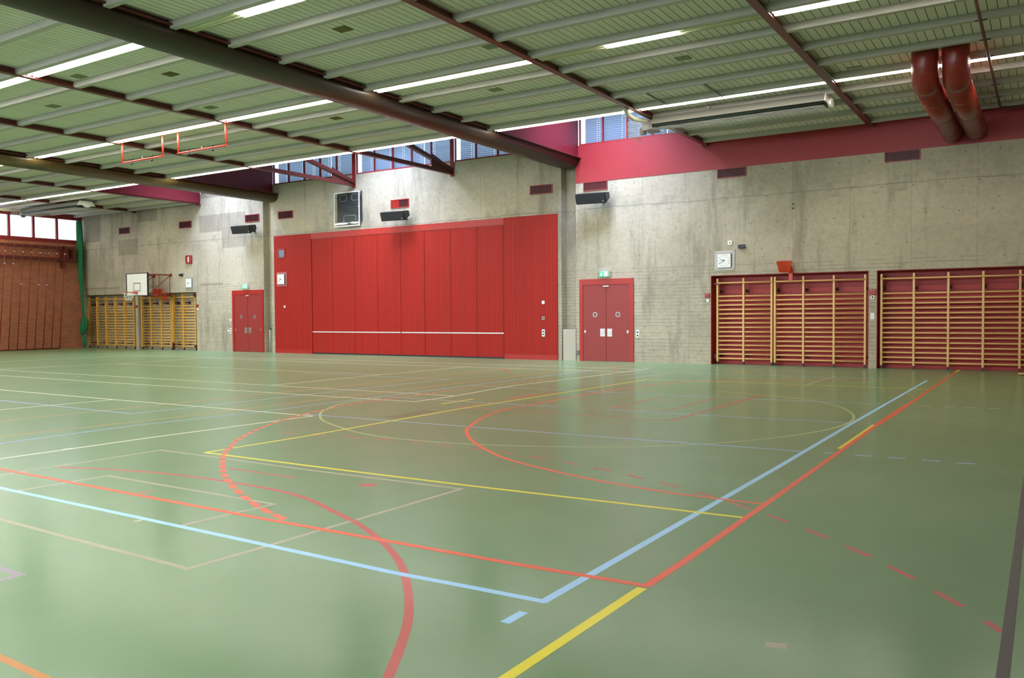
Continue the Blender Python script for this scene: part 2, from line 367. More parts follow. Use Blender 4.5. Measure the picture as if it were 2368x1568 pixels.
LINES = {
 'red_wide': [
  (0.055, [(-14.93, 4.46), (-8.931, 4.37), (-4.98, 4.313), (-2.707, 4.321), (-1.882, 4.351)]),
  (0.055, [(-1.882, 4.351), (-1.87, 4.887), (-1.882, 7.105), (-1.92, 12.269)]),
  (0.055, [(-1.91, 15.066), (-1.91, 23.688)]),
  (0.085, [(-1.92, 12.269), (-1.91, 15.066)]),
  (0.05, [(-1.919, 6.711), (-2.337, 6.717), (-2.708, 6.738), (-3.127, 6.813), (-3.604, 6.939), (-4.172, 7.151), (-4.743, 7.41), (-5.144, 7.687), (-5.62, 8.08), (-6.05, 8.512), (-6.37, 8.905), (-6.599, 9.256), (-6.724, 9.533), (-6.91, 9.929), (-7.082, 10.384), (-7.248, 10.9), (-7.351, 11.41), (-7.35, 12.084), (-7.36, 12.843), (-7.35, 13.646), (-7.34, 15.162), (-7.21, 15.93), (-7.05, 16.979), (-6.75, 17.921), (-5.94, 18.753), (-4.67, 19.409), (-3.39, 19.929), (-2.63, 20.122)]),
 ],
 'red_dash': [
  (0.06, [(-4.841, 4.388), (-5.001, 4.446)]),
  (0.06, [(-5.088, 4.475), (-5.246, 4.537)]),
  (0.06, [(-5.35, 4.582), (-5.504, 4.652)]),
  (0.06, [(-5.603, 4.701), (-5.755, 4.777)]),
  (0.06, [(-5.859, 4.833), (-6.009, 4.913)]),
  (0.06, [(-6.096, 4.96), (-6.244, 5.044)]),
  (0.06, [(-6.345, 5.106), (-6.489, 5.196)]),
  (0.06, [(-6.578, 5.255), (-6.718, 5.351)]),
  (0.06, [(-6.802, 5.41), (-6.94, 5.51)]),
  (0.06, [(-7.019, 5.571), (-7.153, 5.675)]),
  (0.06, [(-7.236, 5.74), (-7.368, 5.848)]),
  (0.06, [(-7.455, 5.924), (-7.583, 6.036)]),
  (0.06, [(-7.655, 6.104), (-7.779, 6.222)]),
  (0.06, [(-7.86, 6.3), (-7.978, 6.422)]),
  (0.06, [(-8.05, 6.5), (-8.166, 6.626)]),
  (0.06, [(-8.246, 6.713), (-8.358, 6.841)]),
  (0.06, [(-8.429, 6.925), (-8.535, 7.059)]),
  (0.06, [(-8.593, 7.136), (-8.691, 7.274)]),
  (0.06, [(-8.742, 7.352), (-8.838, 7.492)]),
  (0.06, [(-8.904, 7.581), (-8.996, 7.725)]),
  (0.06, [(-9.049, 7.817), (-9.133, 7.965)]),
  (0.06, [(-9.178, 8.046), (-9.26, 8.194)]),
  (0.06, [(-9.309, 8.281), (-9.385, 8.433)]),
  (0.06, [(-9.429, 8.521), (-9.495, 8.677)]),
  (0.06, [(-9.513, 8.752), (-9.575, 8.91)]),
  (0.06, [(-9.62, 9.006), (-9.682, 9.164)]),
  (0.06, [(-9.713, 9.255), (-9.767, 9.417)]),
  (0.06, [(-9.805, 9.526), (-9.849, 9.69)]),
  (0.06, [(-9.859, 9.773), (-9.903, 9.937)]),
  (0.06, [(-9.945, 10.07), (-9.995, 10.232)]),
  (0.06, [(-10.048, 10.369), (-10.076, 10.537)]),
  (0.06, [(-10.046, 10.574), (-10.064, 10.742)]),
  (0.06, [(-10.107, 10.868), (-10.129, 11.036)]),
  (0.06, [(-10.122, 11.112), (-10.128, 11.282)]),
  (0.06, [(-10.13, 11.369), (-10.144, 11.539)]),
  (0.06, [(-10.167, 11.676), (-10.177, 11.846)]),
  (0.06, [(-10.172, 11.947), (-10.168, 12.117)]),
  (0.06, [(-10.165, 12.206), (-10.155, 12.376)]),
  (0.06, [(-10.145, 12.477), (-10.135, 12.647)]),
  (0.06, [(-10.132, 12.748), (-10.128, 12.918)]),
  (0.06, [(-10.127, 13.023), (-10.133, 13.193)]),
  (0.06, [(-10.15, 13.336), (-10.15, 13.506)]),
  (0.06, [(-10.133, 13.597), (-10.127, 13.767)]),
  (0.06, [(-10.133, 13.906), (-10.127, 14.076)]),
  (0.06, [(-10.11, 14.181), (-10.11, 14.351)]),
  (0.06, [(-10.132, 14.45), (-10.128, 14.62)]),
  (0.06, [(-10.106, 14.706), (-10.094, 14.876)]),
  (0.06, [(-10.096, 15.005), (-10.084, 15.175)]),
  (0.06, [(-10.068, 15.274), (-10.052, 15.444)]),
  (0.06, [(-10.027, 15.778), (-10.013, 15.948)]),
  (0.06, [(-10.001, 16.094), (-9.979, 16.262)]),
  (0.06, [(-9.954, 16.395), (-9.926, 16.563)]),
  (0.06, [(-9.903, 16.704), (-9.877, 16.872)]),
  (0.06, [(-9.853, 17.02), (-9.827, 17.188)]),
 ],
 'yellow_wide': [
  (0.06, [(-1.888, 4.287), (-1.905, 2.914)]),
  (0.06, [(-1.91, 23.688), (-1.91, 25.171)]),
 ],
 'yellow_thin': [
  (0.05, [(-7.972, 6.097), (-5.822, 6.09), (-4.276, 6.109), (-1.919, 6.187)]),
  (0.05, [(-7.964, 6.483), (-7.934, 7.529), (-8.033, 10.964), (-7.78, 17.99)]),
  (0.05, [(-7.972, 6.097), (-7.967, 6.348)]),
  (0.05, [(-7.78, 17.99), (-4.84, 18.259), (-1.94, 18.273)]),
  (0.05, [(-8.755, 11.518), (-8.75, 12.439)]),
  (0.04, [(-1.949, 9.878), (-1.96, 12.197)]),
 ],
 'blue_wide': [
  (0.055, [(-13.94, 3.97), (-7.939, 3.881), (-5.123, 3.838), (-3.255, 3.801), (-2.68, 3.821), (-2.246, 3.83)]),
  (0.055, [(-2.246, 3.83), (-2.229, 8.412), (-2.24, 12.41), (-2.22, 20.603)]),
  (0.055, [(-2.255, 3.478), (-2.253, 3.625)]),
 ],
 'blue_thin': [
  (0.045, [(-10.43, -0.72), (-10.751, 5.269), (-10.847, 7.078), (-10.576, 9.193), (-10.588, 10.058), (-10.5, 14.058), (-10.39, 20.378)]),
  (0.045, [(-22.38, 8.16), (-16.377, 8.045), (-12.196, 7.962)]),
  (0.045, [(-12.196, 7.962), (-12.132, 9.281), (-12.09, 12.676), (-11.96, 16.016)]),
  (0.045, [(-16.74, 15.922), (-11.96, 16.016)]),
  (0.045, [(-9.724, 9.28), (-6.707, 9.336)]),
  (0.045, [(-6.604, 9.343), (-4.034, 9.402), (-2.262, 9.489)]),
  (0.045, [(-2.017, 9.494), (-1.923, 9.528)]),
  (0.045, [(-1.698, 9.507), (-1.56, 9.523)]),
  (0.045, [(-1.381, 9.533), (-1.242, 9.552)]),
  (0.045, [(-1.059, 9.539), (-0.921, 9.545)]),
  (0.045, [(-0.741, 9.519), (-0.603, 9.557)]),
  (0.045, [(-10.35, 12.03), (-8.21, 12.017)]),
  (0.045, [(-8.1, 12.005), (-6.82, 12.056)]),
  (0.045, [(-5.87, 12.094), (-4.55, 12.138)]),
  (0.045, [(-4.43, 12.123), (-2.26, 12.25)]),
  (0.045, [(-10.46, 14.762), (-8.19, 14.8), (-7.25, 14.798), (-4.5, 14.826)]),
  (0.045, [(-4.41, 14.831), (-2.26, 15.024)]),
  (0.045, [(-2.01, 15.047), (-1.95, 15.042)]),
  (0.045, [(-1.69, 15.035), (-1.57, 15.046)]),
  (0.045, [(-1.37, 15.057), (-1.25, 15.07)]),
  (0.045, [(-1.07, 15.095), (-0.93, 15.109)]),
  (0.045, [(-0.75, 15.13), (-0.62, 15.149)]),
  (0.045, [(-9.86, 20.123), (-6.5, 20.53), (-2.67, 20.787)]),
 ],
 'white_line': [
  (0.05, [(-9.61, -1.31), (-9.581, 4.691), (-9.572, 6.545), (-9.434, 9.162)]),
  (0.05, [(-9.434, 9.162), (-12.004, 9.183), (-14.579, 9.17), (-18.803, 9.242), (-24.8, 9.34)]),
  (0.05, [(-31.98, 12.77), (-25.98, 12.786), (-17.91, 12.808), (-12.17, 12.757), (-9.39, 12.773)]),
  (0.05, [(-29.43, 11.52), (-23.431, 11.526), (-16.137, 11.536), (-11.018, 11.55), (-9.392, 11.578)]),
  (0.05, [(-9.392, 11.578), (-9.39, 12.773), (-9.65, 15.187), (-9.4, 18.011), (-9.25, 21.578)]),
  (0.05, [(-25.74, 16.313), (-15.67, 16.44), (-14.41, 16.439)]),
  (0.05, [(-14.45, 12.774), (-14.42, 13.713), (-14.45, 16.01), (-14.31, 20.158)]),
  (0.05, [(-15.11, 1.24), (-14.71, 7.222), (-14.579, 9.17)]),
  (0.05, [(-30.73, 20.114), (-20.22, 21.221), (-9.47, 21.392)]),
  (0.05, [(-26.24, 20.11), (-18.94, 19.873), (-9.34, 20.159)]),
  (0.05, [(-27.45, 7.07), (-26.36, 12.97), (-25.74, 16.313), (-26.24, 20.11)]),
  (0.05, [(-30.69, 9.12), (-30.71, 15.118), (-30.73, 20.114)]),
  (0.05, [(-9.608, 5.422), (-9.599, 5.5)]),
 ],
 'cream_line': [
  (0.045, [(-12.7, 3.43), (-6.699, 3.269), (-5.375, 3.233), (-4.385, 3.214)]),
  (0.045, [(-4.385, 3.214), (-4.365, 3.747), (-4.357, 4.587)]),
  (0.045, [(-4.346, 4.654), (-4.324, 5.956)]),
  (0.045, [(-4.324, 5.956), (-6.247, 5.923), (-7.481, 5.942)]),
  (0.045, [(-7.548, 5.95), (-8.568, 5.949), (-8.581, 4.198), (-8.63, -1.8)]),
  (0.045, [(-7.669, 3.908), (-7.641, 4.722), (-5.291, 4.697)]),
  (0.045, [(-5.291, 4.697), (-5.312, 4.353)]),
  (0.045, [(-5.317, 4.275), (-5.332, 3.873)]),
  (0.045, [(-5.748, 3.766), (-5.741, 3.801)]),
  (0.045, [(-8.96, 18.633), (-8.71, 20.112)]),
  (0.045, [(-8.28, 18.051), (-8.05, 20.441)]),
  (0.045, [(-4.26, 18.25), (-4.24, 21.03)]),
  (0.045, [(-5.2, 19.781), (-5.13, 20.497)]),
  (0.07, [(-1.06, 3.865), (-1.011, 3.88)]),
 ],
 'maroon_line': [
  (0.05, [(-2.328, 2.669), (-2.479, 2.92), (-2.656, 3.194), (-2.851, 3.446), (-3.075, 3.696), (-3.32, 3.941), (-3.554, 4.132), (-3.79, 4.296), (-4.228, 4.554), (-4.782, 4.802), (-5.213, 4.983), (-5.675, 5.082), (-6.302, 5.123), (-6.911, 5.107), (-7.493, 5.036), (-8.025, 4.906), (-8.516, 4.734)]),
  (0.035, [(-6.909, 5.575), (-5.984, 5.575)]),
  (0.035, [(-6.639, 4.38), (-6.608, 4.501)]),
  (0.04, [(-8.404, 7.614), (-8.183, 7.684)]),
  (0.04, [(-7.905, 7.725), (-7.732, 7.749)]),
  (0.04, [(-7.472, 7.792), (-7.225, 7.817)]),
  (0.04, [(-6.987, 7.852), (-6.767, 7.87)]),
  (0.04, [(-6.503, 7.857), (-6.288, 7.874)]),
  (0.04, [(-6.042, 7.876), (-5.825, 7.858)]),
  (0.04, [(-5.578, 7.846), (-5.395, 7.823)]),
  (0.04, [(-5.123, 7.794), (-4.908, 7.76)]),
  (0.04, [(-4.672, 7.709), (-4.446, 7.649)]),
  (0.04, [(-4.21, 7.584), (-4.005, 7.538)]),
  (0.04, [(-3.776, 7.455), (-3.567, 7.376)]),
  (0.04, [(-3.33, 7.275), (-3.133, 7.189)]),
  (0.04, [(-2.924, 7.094), (-2.728, 7.001)]),
  (0.04, [(-2.52, 6.875), (-2.334, 6.78)]),
  (0.04, [(-2.147, 6.647), (-1.944, 6.508)]),
  (0.04, [(-1.763, 6.364), (-1.587, 6.229)]),
  (0.04, [(-1.417, 6.076), (-1.245, 5.927)]),
  (0.04, [(-1.084, 5.763), (-0.923, 5.603)]),
  (0.04, [(-0.781, 5.435), (-0.633, 5.268)]),
  (0.04, [(-0.496, 5.07), (-0.359, 4.898)]),
  (0.04, [(-0.234, 4.705), (-0.171, 4.601)]),
  (0.035, [(-5.96, 12.394), (-5.91, 14.559)]),
  (0.035, [(-5.96, 12.394), (-5.02, 12.398)]),
  (0.035, [(-5.02, 12.398), (-5, 14.642)]),
  (0.035, [(-8.177, 11.179), (-8.09, 14.477)]),
  (0.035, [(-8.177, 11.179), (-7.304, 11.247), (-4.837, 11.275), (-4.492, 11.293)]),
  (0.035, [(-12.96, 19.945), (-12.29, 19.067), (-11.71, 18.431)]),
  (0.035, [(-10.45, 22.48), (-10.34, 21.438), (-9.71, 20.542)]),
  (0.05, [(-4.492, 11.293), (-4.44, 15.774)]),
  (0.07, [(-8.25, 12.952), (-8.24, 13.855)]),
  (0.05, [(-5.205, 5.629), (-5.096, 5.704)]),
  (0.12, [(-5.17, 5.654), (-5.129, 5.678)]),
 ],
 'olive_line': [
  (0.04, [(-5.53, 15.975), (-4.78, 15.787), (-4.02, 15.436), (-3.49, 15.118), (-2.95, 14.496), (-2.6, 13.813), (-2.36, 12.996), (-2.29, 12.277), (-2.37, 11.548), (-2.594, 10.786), (-2.941, 10.078), (-3.301, 9.537), (-3.764, 9.055), (-4.264, 8.695), (-4.971, 8.333), (-5.641, 8.113), (-6.212, 8.011), (-6.774, 8.003), (-7.329, 8.084), (-7.925, 8.31), (-8.597, 8.663), (-8.965, 8.895), (-9.347, 9.229), (-9.664, 9.563), (-9.858, 9.839), (-10.283, 10.613), (-10.381, 11.21), (-10.404, 11.816)]),
 ],
 'orange_line': [
  (0.045, [(-13.25, 0.42), (-13.082, 6.419), (-13.001, 9.332), (-12.87, 13.498), (-12.7, 20.5)]),
  (0.045, [(-11.9, -0.4), (-11.387, 5.582), (-11.177, 8.018), (-11.154, 11.692), (-10.97, 19.551)]),
  (0.045, [(-10.97, 19.551), (-10.34, 22.535)]),
  (0.045, [(-6.79, 21.074), (-6.39, 22.378)]),
  (0.04, [(-9.97, 2.1), (-3.969, 1.922), (-3.568, 1.91)]),
  (0.09, [(-5.57, 13.492), (-5.51, 13.557)]),
  (0.09, [(-19.65, 14.389), (-19.62, 14.516)]),
  (0.09, [(-21.01, 12.172), (-21, 12.279)]),
  (0.09, [(-35.74, 19.282), (-35.74, 19.409)]),
 ],
 'violet_line': [
  (0.05, [(-11.38, 2.64), (-5.381, 2.619), (-5.145, 2.618), (-5.139, 2.499), (-4.84, -3.49)]),
 ],
}
# ------------------------------------------------------------------ room shell
def struct(name, bm, m, parent=None, smooth=False):
    o = obj(name, bm, m, parent, smooth)
    if parent is None: o['kind'] = 'structure'
    return o
REC = [(-8.43, -4.05), (-3.85, 1.35), (-41.0, -36.72), (-36.54, -32.20)]     # wall bar recesses
CHX = [(-13.49, -12.95, 0.35), (-27.76, -27.30, 0.30)]                        # column slots
def back_wall():
    bm = B(); T = 1.0
    holes = [(a, b, 0.0, 2.635) for a, b in REC] + [(a, b, 0.0, 6.45) for a, b, d in CHX]
    xs = sorted({XL-0.4, XR+0.3, *[h[0] for h in holes], *[h[1] for h in holes]})
    for a, b in zip(xs[:-1], xs[1:]):
        mid = (a+b)/2; zs = 0.0; h = [q for q in holes if q[0] <= mid <= q[1]]
        if h: zs = h[0][3]
        box(bm, a, b, YW, YW+T, zs, SILL)
    for (a, b), mi in zip(REC, (1, 1, 0, 0)):
        d = 0.5
        box(bm, a, b, YW+d, YW+d+0.1, 0, 2.635, mi)
        if mi:
            box(bm, a, a+0.012, YW+0.004, YW+d, 0, 2.63, mi); box(bm, b-0.012, b, YW+0.004, YW+d, 0, 2.63, mi)
            box(bm, a+0.012, b-0.012, YW+0.004, YW+d, 2.62, 2.63, mi)
    for a, b, d in CHX: box(bm, a, b, YW+d, YW+d+0.1, 0, 6.45)
    return struct('wall_back', bm, [M['concrete'], M['recess']])
back_wall()
# crimson painted upper part of the right hall's wall
struct('trim_1', bx(-12.94, XR, YW-0.012, YW, 5.76, SILL), M['band'])
struct('wall_left', (lambda bm: (box(bm, XL-0.4, XL, YF, YW, 0, 5.36), bm)[1])(B()), M['brick'])
struct('wall_right', bx(XR, XR+0.3, YF, YW, 0, ZC), M['concrete'])
bm = B(); box(bm, XL-0.4, XR+0.3, YF-0.3, YF, 0, 4.1); box(bm, XL-0.4, XR+0.3, YF-0.3, YF, 6.4, ZC)
box(bm, XL-0.4, -36.0, YF-0.3, YF, 4.1, 6.4); box(bm, -3.0, XR+0.3, YF-0.3, YF, 4.1, 6.4)
struct('wall_front', bm, M['concrete'])
for k in range(11):      # unseen window band added behind the camera to brighten the near floor
    x = -36.0 + 3.0*k; o = empty('window_%d' % (60+k), (x, YF-0.15, 4.1), kind='structure')
    bm = B(); box(bm, 0, 3.0, -0.05, 0.05, 0, 0.06); box(bm, 0, 3.0, -0.05, 0.05, 2.24, 2.3); box(bm, 0, 0.06, -0.05, 0.05, 0.06, 2.24); box(bm, 2.94, 3.0, -0.05, 0.05, 0.06, 2.24)
    obj('window_frame', bm, M['frame'], o); obj('pane', bx(0.06, 2.94, -0.005, 0.005, 0.06, 2.24), M['frost'], o)
fl = struct('floor', bx(XL-0.5, XR+0.3, YF-0.3, YW+0.6, -0.2, 0.0), M['floor'])

# painted court lines: thin films on the floor, one object per colour and width
def catmull(P):
    out = []
    for i in range(len(P)-1):
        p0, p1, p2, p3 = P[max(0, i-1)], P[i], P[i+1], P[min(len(P)-1, i+2)]
        for k in range(4):
            t = k/4
            out.append(tuple(0.5*(2*p1[j] + (p2[j]-p0[j])*t + (2*p0[j]-5*p1[j]+4*p2[j]-p3[j])*t*t + (3*p1[j]-p0[j]-3*p2[j]+p3[j])*t**3) for j in (0, 1)))
    return out + [P[-1]]
def ribbon(bm, P, w, z):
    if len(P) > 8: P = catmull(P)
    n = len(P); L = []
    for i in range(n):
        a = P[max(0, i-1)]; b = P[min(n-1, i+1)]
        d1 = Vector((P[i][0]-a[0], P[i][1]-a[1])) if i else None
        d2 = Vector((b[0]-P[i][0], b[1]-P[i][1])) if i < n-1 else None
        d1 = d1.normalized() if d1 else d2.normalized(); d2 = d2.normalized() if d2 else d1
        t = (d1+d2).normalized(); nn = Vector((-t.y, t.x)); k = min(3.0, 1.0/max(0.25, nn.dot(Vector((-d1.y, d1.x)))))
        off = nn*(w/2*k); c = Vector(P[i])
        e = Vector((0, 0))
        if i == 0: e = -t*(w*0.3)
        if i == n-1: e = t*(w*0.3)
        L.append((bm.verts.new((*(c+off+e), z)), bm.verts.new((*(c-off+e), z))))
    for i in range(n-1): bm.faces.new((L[i][0], L[i][1], L[i+1][1], L[i+1][0]))
ORDER = ['violet_line', 'orange_line', 'olive_line', 'maroon_line', 'cream_line', 'blue_thin', 'white_line', 'blue_wide', 'yellow_thin', 'yellow_wide', 'red_dash', 'red_wide']
LLAB = dict(red_wide='thick red boundary line and goal area arc', red_dash='dashed red free throw arc', yellow_wide='thick yellow line continuing the red corner',
            yellow_thin='thin yellow rectangle', blue_wide='light blue boundary line', blue_thin='thin slate blue court lines and dashes', white_line='white court rectangles near the back wall',
            cream_line='faded cream rectangles in the left foreground', maroon_line='maroon arc, dashes and key lines', olive_line='faint olive circle', orange_line='thin faded orange lines', violet_line='faint violet corner mark')
for i, k in enumerate(ORDER):
    bm = B(); j_ = 0
    for w_, P in LINES[k]: j_ += 1; ribbon(bm, P, w_, 0.00015 + 0.00006*i + 0.0000008*j_)
    o = obj('court_line', bm, M[k], fl); o['label'] = LLAB[k]
# dark floor joint strip by the right wall, pale hatch covers
o = obj('expansion_joint', bx(-0.165, -0.115, 1.0, YW, -0.01, 0.0012), mat('grey_brown_rubber_strip', (0.10, 0.075, 0.07), 0.5), fl)
bm = B()
for P in ([(-8.41, 9.56), (-8.11, 9.56), (-8.11, 10.6), (-8.41, 10.6)],):
    bm.faces.new([bm.verts.new((x, y, 0.0001)) for x, y in P])
obj('floor_hatch', bm, mat('pale_green_patch', (0.13, 0.24, 0.11), 0.27), fl)

# ceiling boards
LAN = [(-31.85, -27.2), (-27.2, -13.2), (-13.2, -8.58)]
YA = 19.42
bm = B()
box(bm, XL-0.4, XR+0.3, YF-0.3, YA, ZC, ZC+0.12)
box(bm, XL-0.4, -31.85, YA, YW, ZC, ZC+0.12); box(bm, -8.58, XR+0.3, YA, YW, ZC, ZC+0.12)
ceil = struct('ceiling', bm, M['deck'])
# roof lantern: near cheek, roof with skylight openings, lintel over the windows
bm = B(); ZL = 8.35
box(bm, -32.0, -8.4, YA-0.12, YA, ZC+0.12, ZL)
box(bm, -32.0, -8.4, YW, YW+0.4, 7.98, ZL)
xs = [-32.0]; 
for x in SKY_X: xs += [x-1.2, x+1.2]
xs.append(-8.4)
for i in range(0, len(xs), 2): box(bm, xs[i], xs[i+1], YA-0.12, YW+0.4, ZL, ZL+0.12)
for x in SKY_X:
    box(bm, x-1.2, x+1.2, YA-0.12, 20.9, ZL, ZL+0.12); box(bm, x-1.2, x+1.2, 23.5, YW+0.4, ZL, ZL+0.12)
    for a in (x-1.25, x+1.2): box(bm, a, a+0.05, 20.9, 23.5, ZL, ZL+0.55)
    for a in (20.85, 23.5): box(bm, x-1.25, x+1.25, a, a+0.05, ZL, ZL+0.55)
struct('ceiling_lantern', bm, mat('pale_lantern_lining', (0.45, 0.47, 0.48), 0.6))
# cross walls closing the lantern over the beams
for i, (x, y0) in enumerate(((-31.85, YA), (-27.2, YA), (-13.2, YA), (-8.58, YA))):
    o = obj('trim_%d' % (i+2), bx(x-0.04, x+0.04 if x != -13.2 else x+0.35, y0, YW-0.002, 6.56, ZL), M['panelred']); o['kind'] = 'structure'

# joists: C sections along X between the beams; the hundred that show largest are parts, the rest one part
JY = [14.12 + 1.22*k for k in range(-13, 9)]
spans = []
ends = [XL] + [b for b, t in BEAMS] + [0.6, XR]
half = {b: (0.30 if t == 'b' else 0.01) for b, t in BEAMS}
cands = []
for a, b in zip(ends[:-1], ends[1:]):
    xa = a + half.get(a, 0.0); xb = b - half.get(b, 0.0)
    if b == 0.6: xb = 0.6
    for y in JY:
        if y > YA and a < -8.6 and b > -31.9 and not (a < -31.9): continue
        if y > 24.15: continue
        xm = max(xa, min(xb, -0.55*y)); cands.append((math.hypot(xm, y) + (1000 if xa < -0.95*y*1.35-2 else 0) + (1000 if y < 5 and xb > -3 else 0), xa, xb, y))
cands.sort()
def joist(bm, xa, xb, y):
    prism(bm, [(y, ZC-0.002), (y, 6.508), (y+0.118, 6.508), (y+0.118, ZC-0.002)], xa, xb, 'x')
for d, xa, xb, y in cands[:100]:
    bm = B(); joist(bm, xa, xb, y); obj('joist', bm, M['joist'], ceil)
bm = B()
for d, xa, xb, y in cands[100:]: joist(bm, xa, xb, y)
o = obj('joist', bm, M['joist'], ceil); o['kind'] = 'stuff'

# steel roof beams and the two dividing curtain casings
ordn = ['first', 'second', 'third', 'fourth', 'fifth', 'sixth', 'seventh', 'eighth', 'ninth', 'tenth']
small = [b for b, t in BEAMS if t == 's']
for b, t in BEAMS:
    yend = YW - 0.005
    if t == 's':
        lab = 'narrow dark red steel roof beam, %s from the right' % ordn[::1][len(small)-1-small.index(b)]
        o = empty('roof_beam', (b, yend, 6.5), lab, 'beam', 'narrow red roof beams')
        lantern = b in (-22.6, -17.9)
        ye = YA if lantern else yend
        obj('web', bx(-0.012, 0.012, YF-yend, ye-yend, 0.02, ZC-6.5-0.003), M['beam'], o)
        obj('flange', bx(-0.075, 0.075, YF-yend, ye-yend, 0.0, 0.02), M['beam'], o)
        if lantern:       # open bracket through the lantern
            bm = B(); y0, y1 = YA-yend, 0.0
            box(bm, -0.06, 0.06, y0, y1, 0.0, 0.02); box(bm, -0.012, 0.012, y0, y1, 0.02, 0.14); 
            obj('bottom_chord', bm, M['beam'], o)
            bm = B(); z0, z1 = 1.16, 0.14; th = 0.10
            prism(bm, [(y0, z0), (y1, z1), (y1, z1+th), (y0, z0+th)], -0.05, 0.05, 'x')
            prism(bm, [(y0, z0-0.045), (y1, z1-0.045), (y1, z1-0.02), (y0, z0-0.02)], -0.07, 0.07, 'x')
            obj('diagonal', bm, M['beam'], o)
            bm = B(); prism(bm, [(-1.2, 0.13), (0.0, 0.13), (0.0, 0.2), (-1.2, 0.60)], -0.008, 0.008, 'x'); obj('gusset', bm, M['beam'], o)
            obj('post', bx(-0.08, 0.08, -0.03, 0.0, -0.05, 1.8), M['frame'], o)
        else:
            obj('bearing_plate', bx(-0.09, 0.09, -0.13, 0.0, -0.035, 0.0), M['beam'], o)
    else:
        o = empty('curtain_casing', (b, yend, 6.5), ('wide brown rounded roof casing over the nearer concrete column slot' if b > -20 else 'olive-lit brown rounded roof casing over the farther concrete column slot, left of the red partition'),
                  'beam', 'dividing curtain casings')
        obj('beam_box', bx(-0.30, 0.34, YF-yend, YA-yend, 0.07, ZC-6.5-0.003), M['beam'], o)
        obj('flange', bx(-0.40, 0.46, YF-yend, 0.0, 0.045, 0.07), M['beam'], o)
        prof = [(-0.38, 0.04)] + [(-0.38*math.cos(PI*k/16), 0.02 - 0.29*math.sin(PI*k/16)**0.8) for k in range(1, 16)] + [(0.38, 0.04)]
        bm = B(); prism(bm, prof, YF-yend, -0.001, 'y', 0, True); obj('casing', bm, M['casing'] if b > -20 else M['casing2'], o)
# closing beam at the camera's own hall edge, above and right of the picture
o = empty('roof_beam', (0.6, YW-0.005, 6.5), 'roof beam at the right edge of the hall, beyond the red ducts', 'beam')
obj('web', bx(-0.012, 0.012, YF-YW, 0, 0.02, ZC-6.503), M['beam'], o); obj('flange', bx(-0.075, 0.075, YF-YW, 0, 0, 0.02), M['beam'], o)

# ------------------------------------------------------------------ clerestory windows with outside blinds
def blind_window(idx, x0, x1, post):
    """one bay of five lights: frame, panes, blind of slats and its light holes"""
    o = empty('window_%d' % idx, (x0, YW, SILL), kind='structure')
    z0, z1 = 0.0, 8.0-SILL; Wd = x1-x0
    bm = B(); box(bm, 0, Wd, 0.02, 0.10, z0, z0+0.05); box(bm, 0, Wd, 0.02, 0.10, z1-0.05, z1)
    n = 5; pw = Wd/n
    for k in range(n+1):
        w_ = 0.05 if k in (2, 3) else 0.035
        box(bm, k*pw-w_/2 if 0 < k < n else (0 if k == 0 else Wd-w_), k*pw+w_/2 if 0 < k < n else (w_ if k == 0 else Wd), 0.021, 0.10, z0+0.05, z1-0.05)
    obj('window_frame', bm, M['frame'], o)
    obj('pane', bx(0.02, Wd-0.02, 0.055, 0.061, z0+0.05, z1-0.05), M['clear'], o)
    bm = B(); nz = 15; pz = (z1-z0)/nz
    for s in range(3):
        a, b = ((0.14, 1.86*pw), (1.86*pw+0.04, 3.5*pw), (3.5*pw+0.04, Wd-0.02))[s]
        gaps = [a+0.30*(b-a), a+0.36*(b-a), b-0.12]
        cuts = [a]
        for g in gaps: cuts += [g-0.012, g+0.012]
        cuts.append(b)
        for k in range(nz):
            zc = z0 + (k+0.5)*pz
            for i in range(0, len(cuts)):
                if i == len(cuts)-1: break
                hole = i % 2 == 1
                if hole:      # slot beside the lifting cord: narrower slat so daylight shows as a dot
                    prism(bm, [(0.20, zc+0.000), (0.203, zc+0.000), (0.183, zc+0.036), (0.18, zc+0.036)], cuts[i], cuts[i+1], 'x')
                else:
                    prism(bm, [(0.225, zc-0.038), (0.228, zc-0.038), (0.208, zc-0.0), (0.183, zc+0.038), (0.18, zc+0.038), (0.204, zc-0.0)], cuts[i], cuts[i+1], 'x')
    obj('blind', bm, M['blind'], o)
    return o
wi = 1
BAYS = [(-31.80, -27.26), (-27.14, -22.68), (-22.52, -17.98), (-17.82, -13.26), (-12.83, -8.63)]
for a, b in BAYS:
    blind_window(wi, a, b, True); wi += 1
# wide lights in the left end wall
ys = [23.05 - 1.133*k for k in range(24)]
prevy = 24.22
zb, zt = 5.36, 6.40
struct('trim_6', bx(XL-0.12, XL+0.02, YF, YW, 5.20, zb+0.02), M['frame'])
struct('trim_7', bx(XL-0.12, XL+0.02, YF, YW, zt-0.02, ZC-0.001), M['frame'])
for k, y in enumerate(ys):
    if y < YF: break
    o = empty('window_%d' % wi, (XL, y, zb), kind='structure'); wi += 1
    d = prevy - y
    bm = B(); box(bm, -0.10, 0.02, -0.05, 0.05, 0.02, zt-zb-0.02); obj('window_frame', bm, M['frame'], o)
    obj('pane', bx(-0.06, -0.05, 0.03, d-0.03, 0.02, zt-zb-0.02), M['frost'], o)
    prevy = y
struct('trim_8', bx(XL-0.12, XL+0.01, YF, prevy-0.03, zb+0.02, zt-0.02), M['frame'])

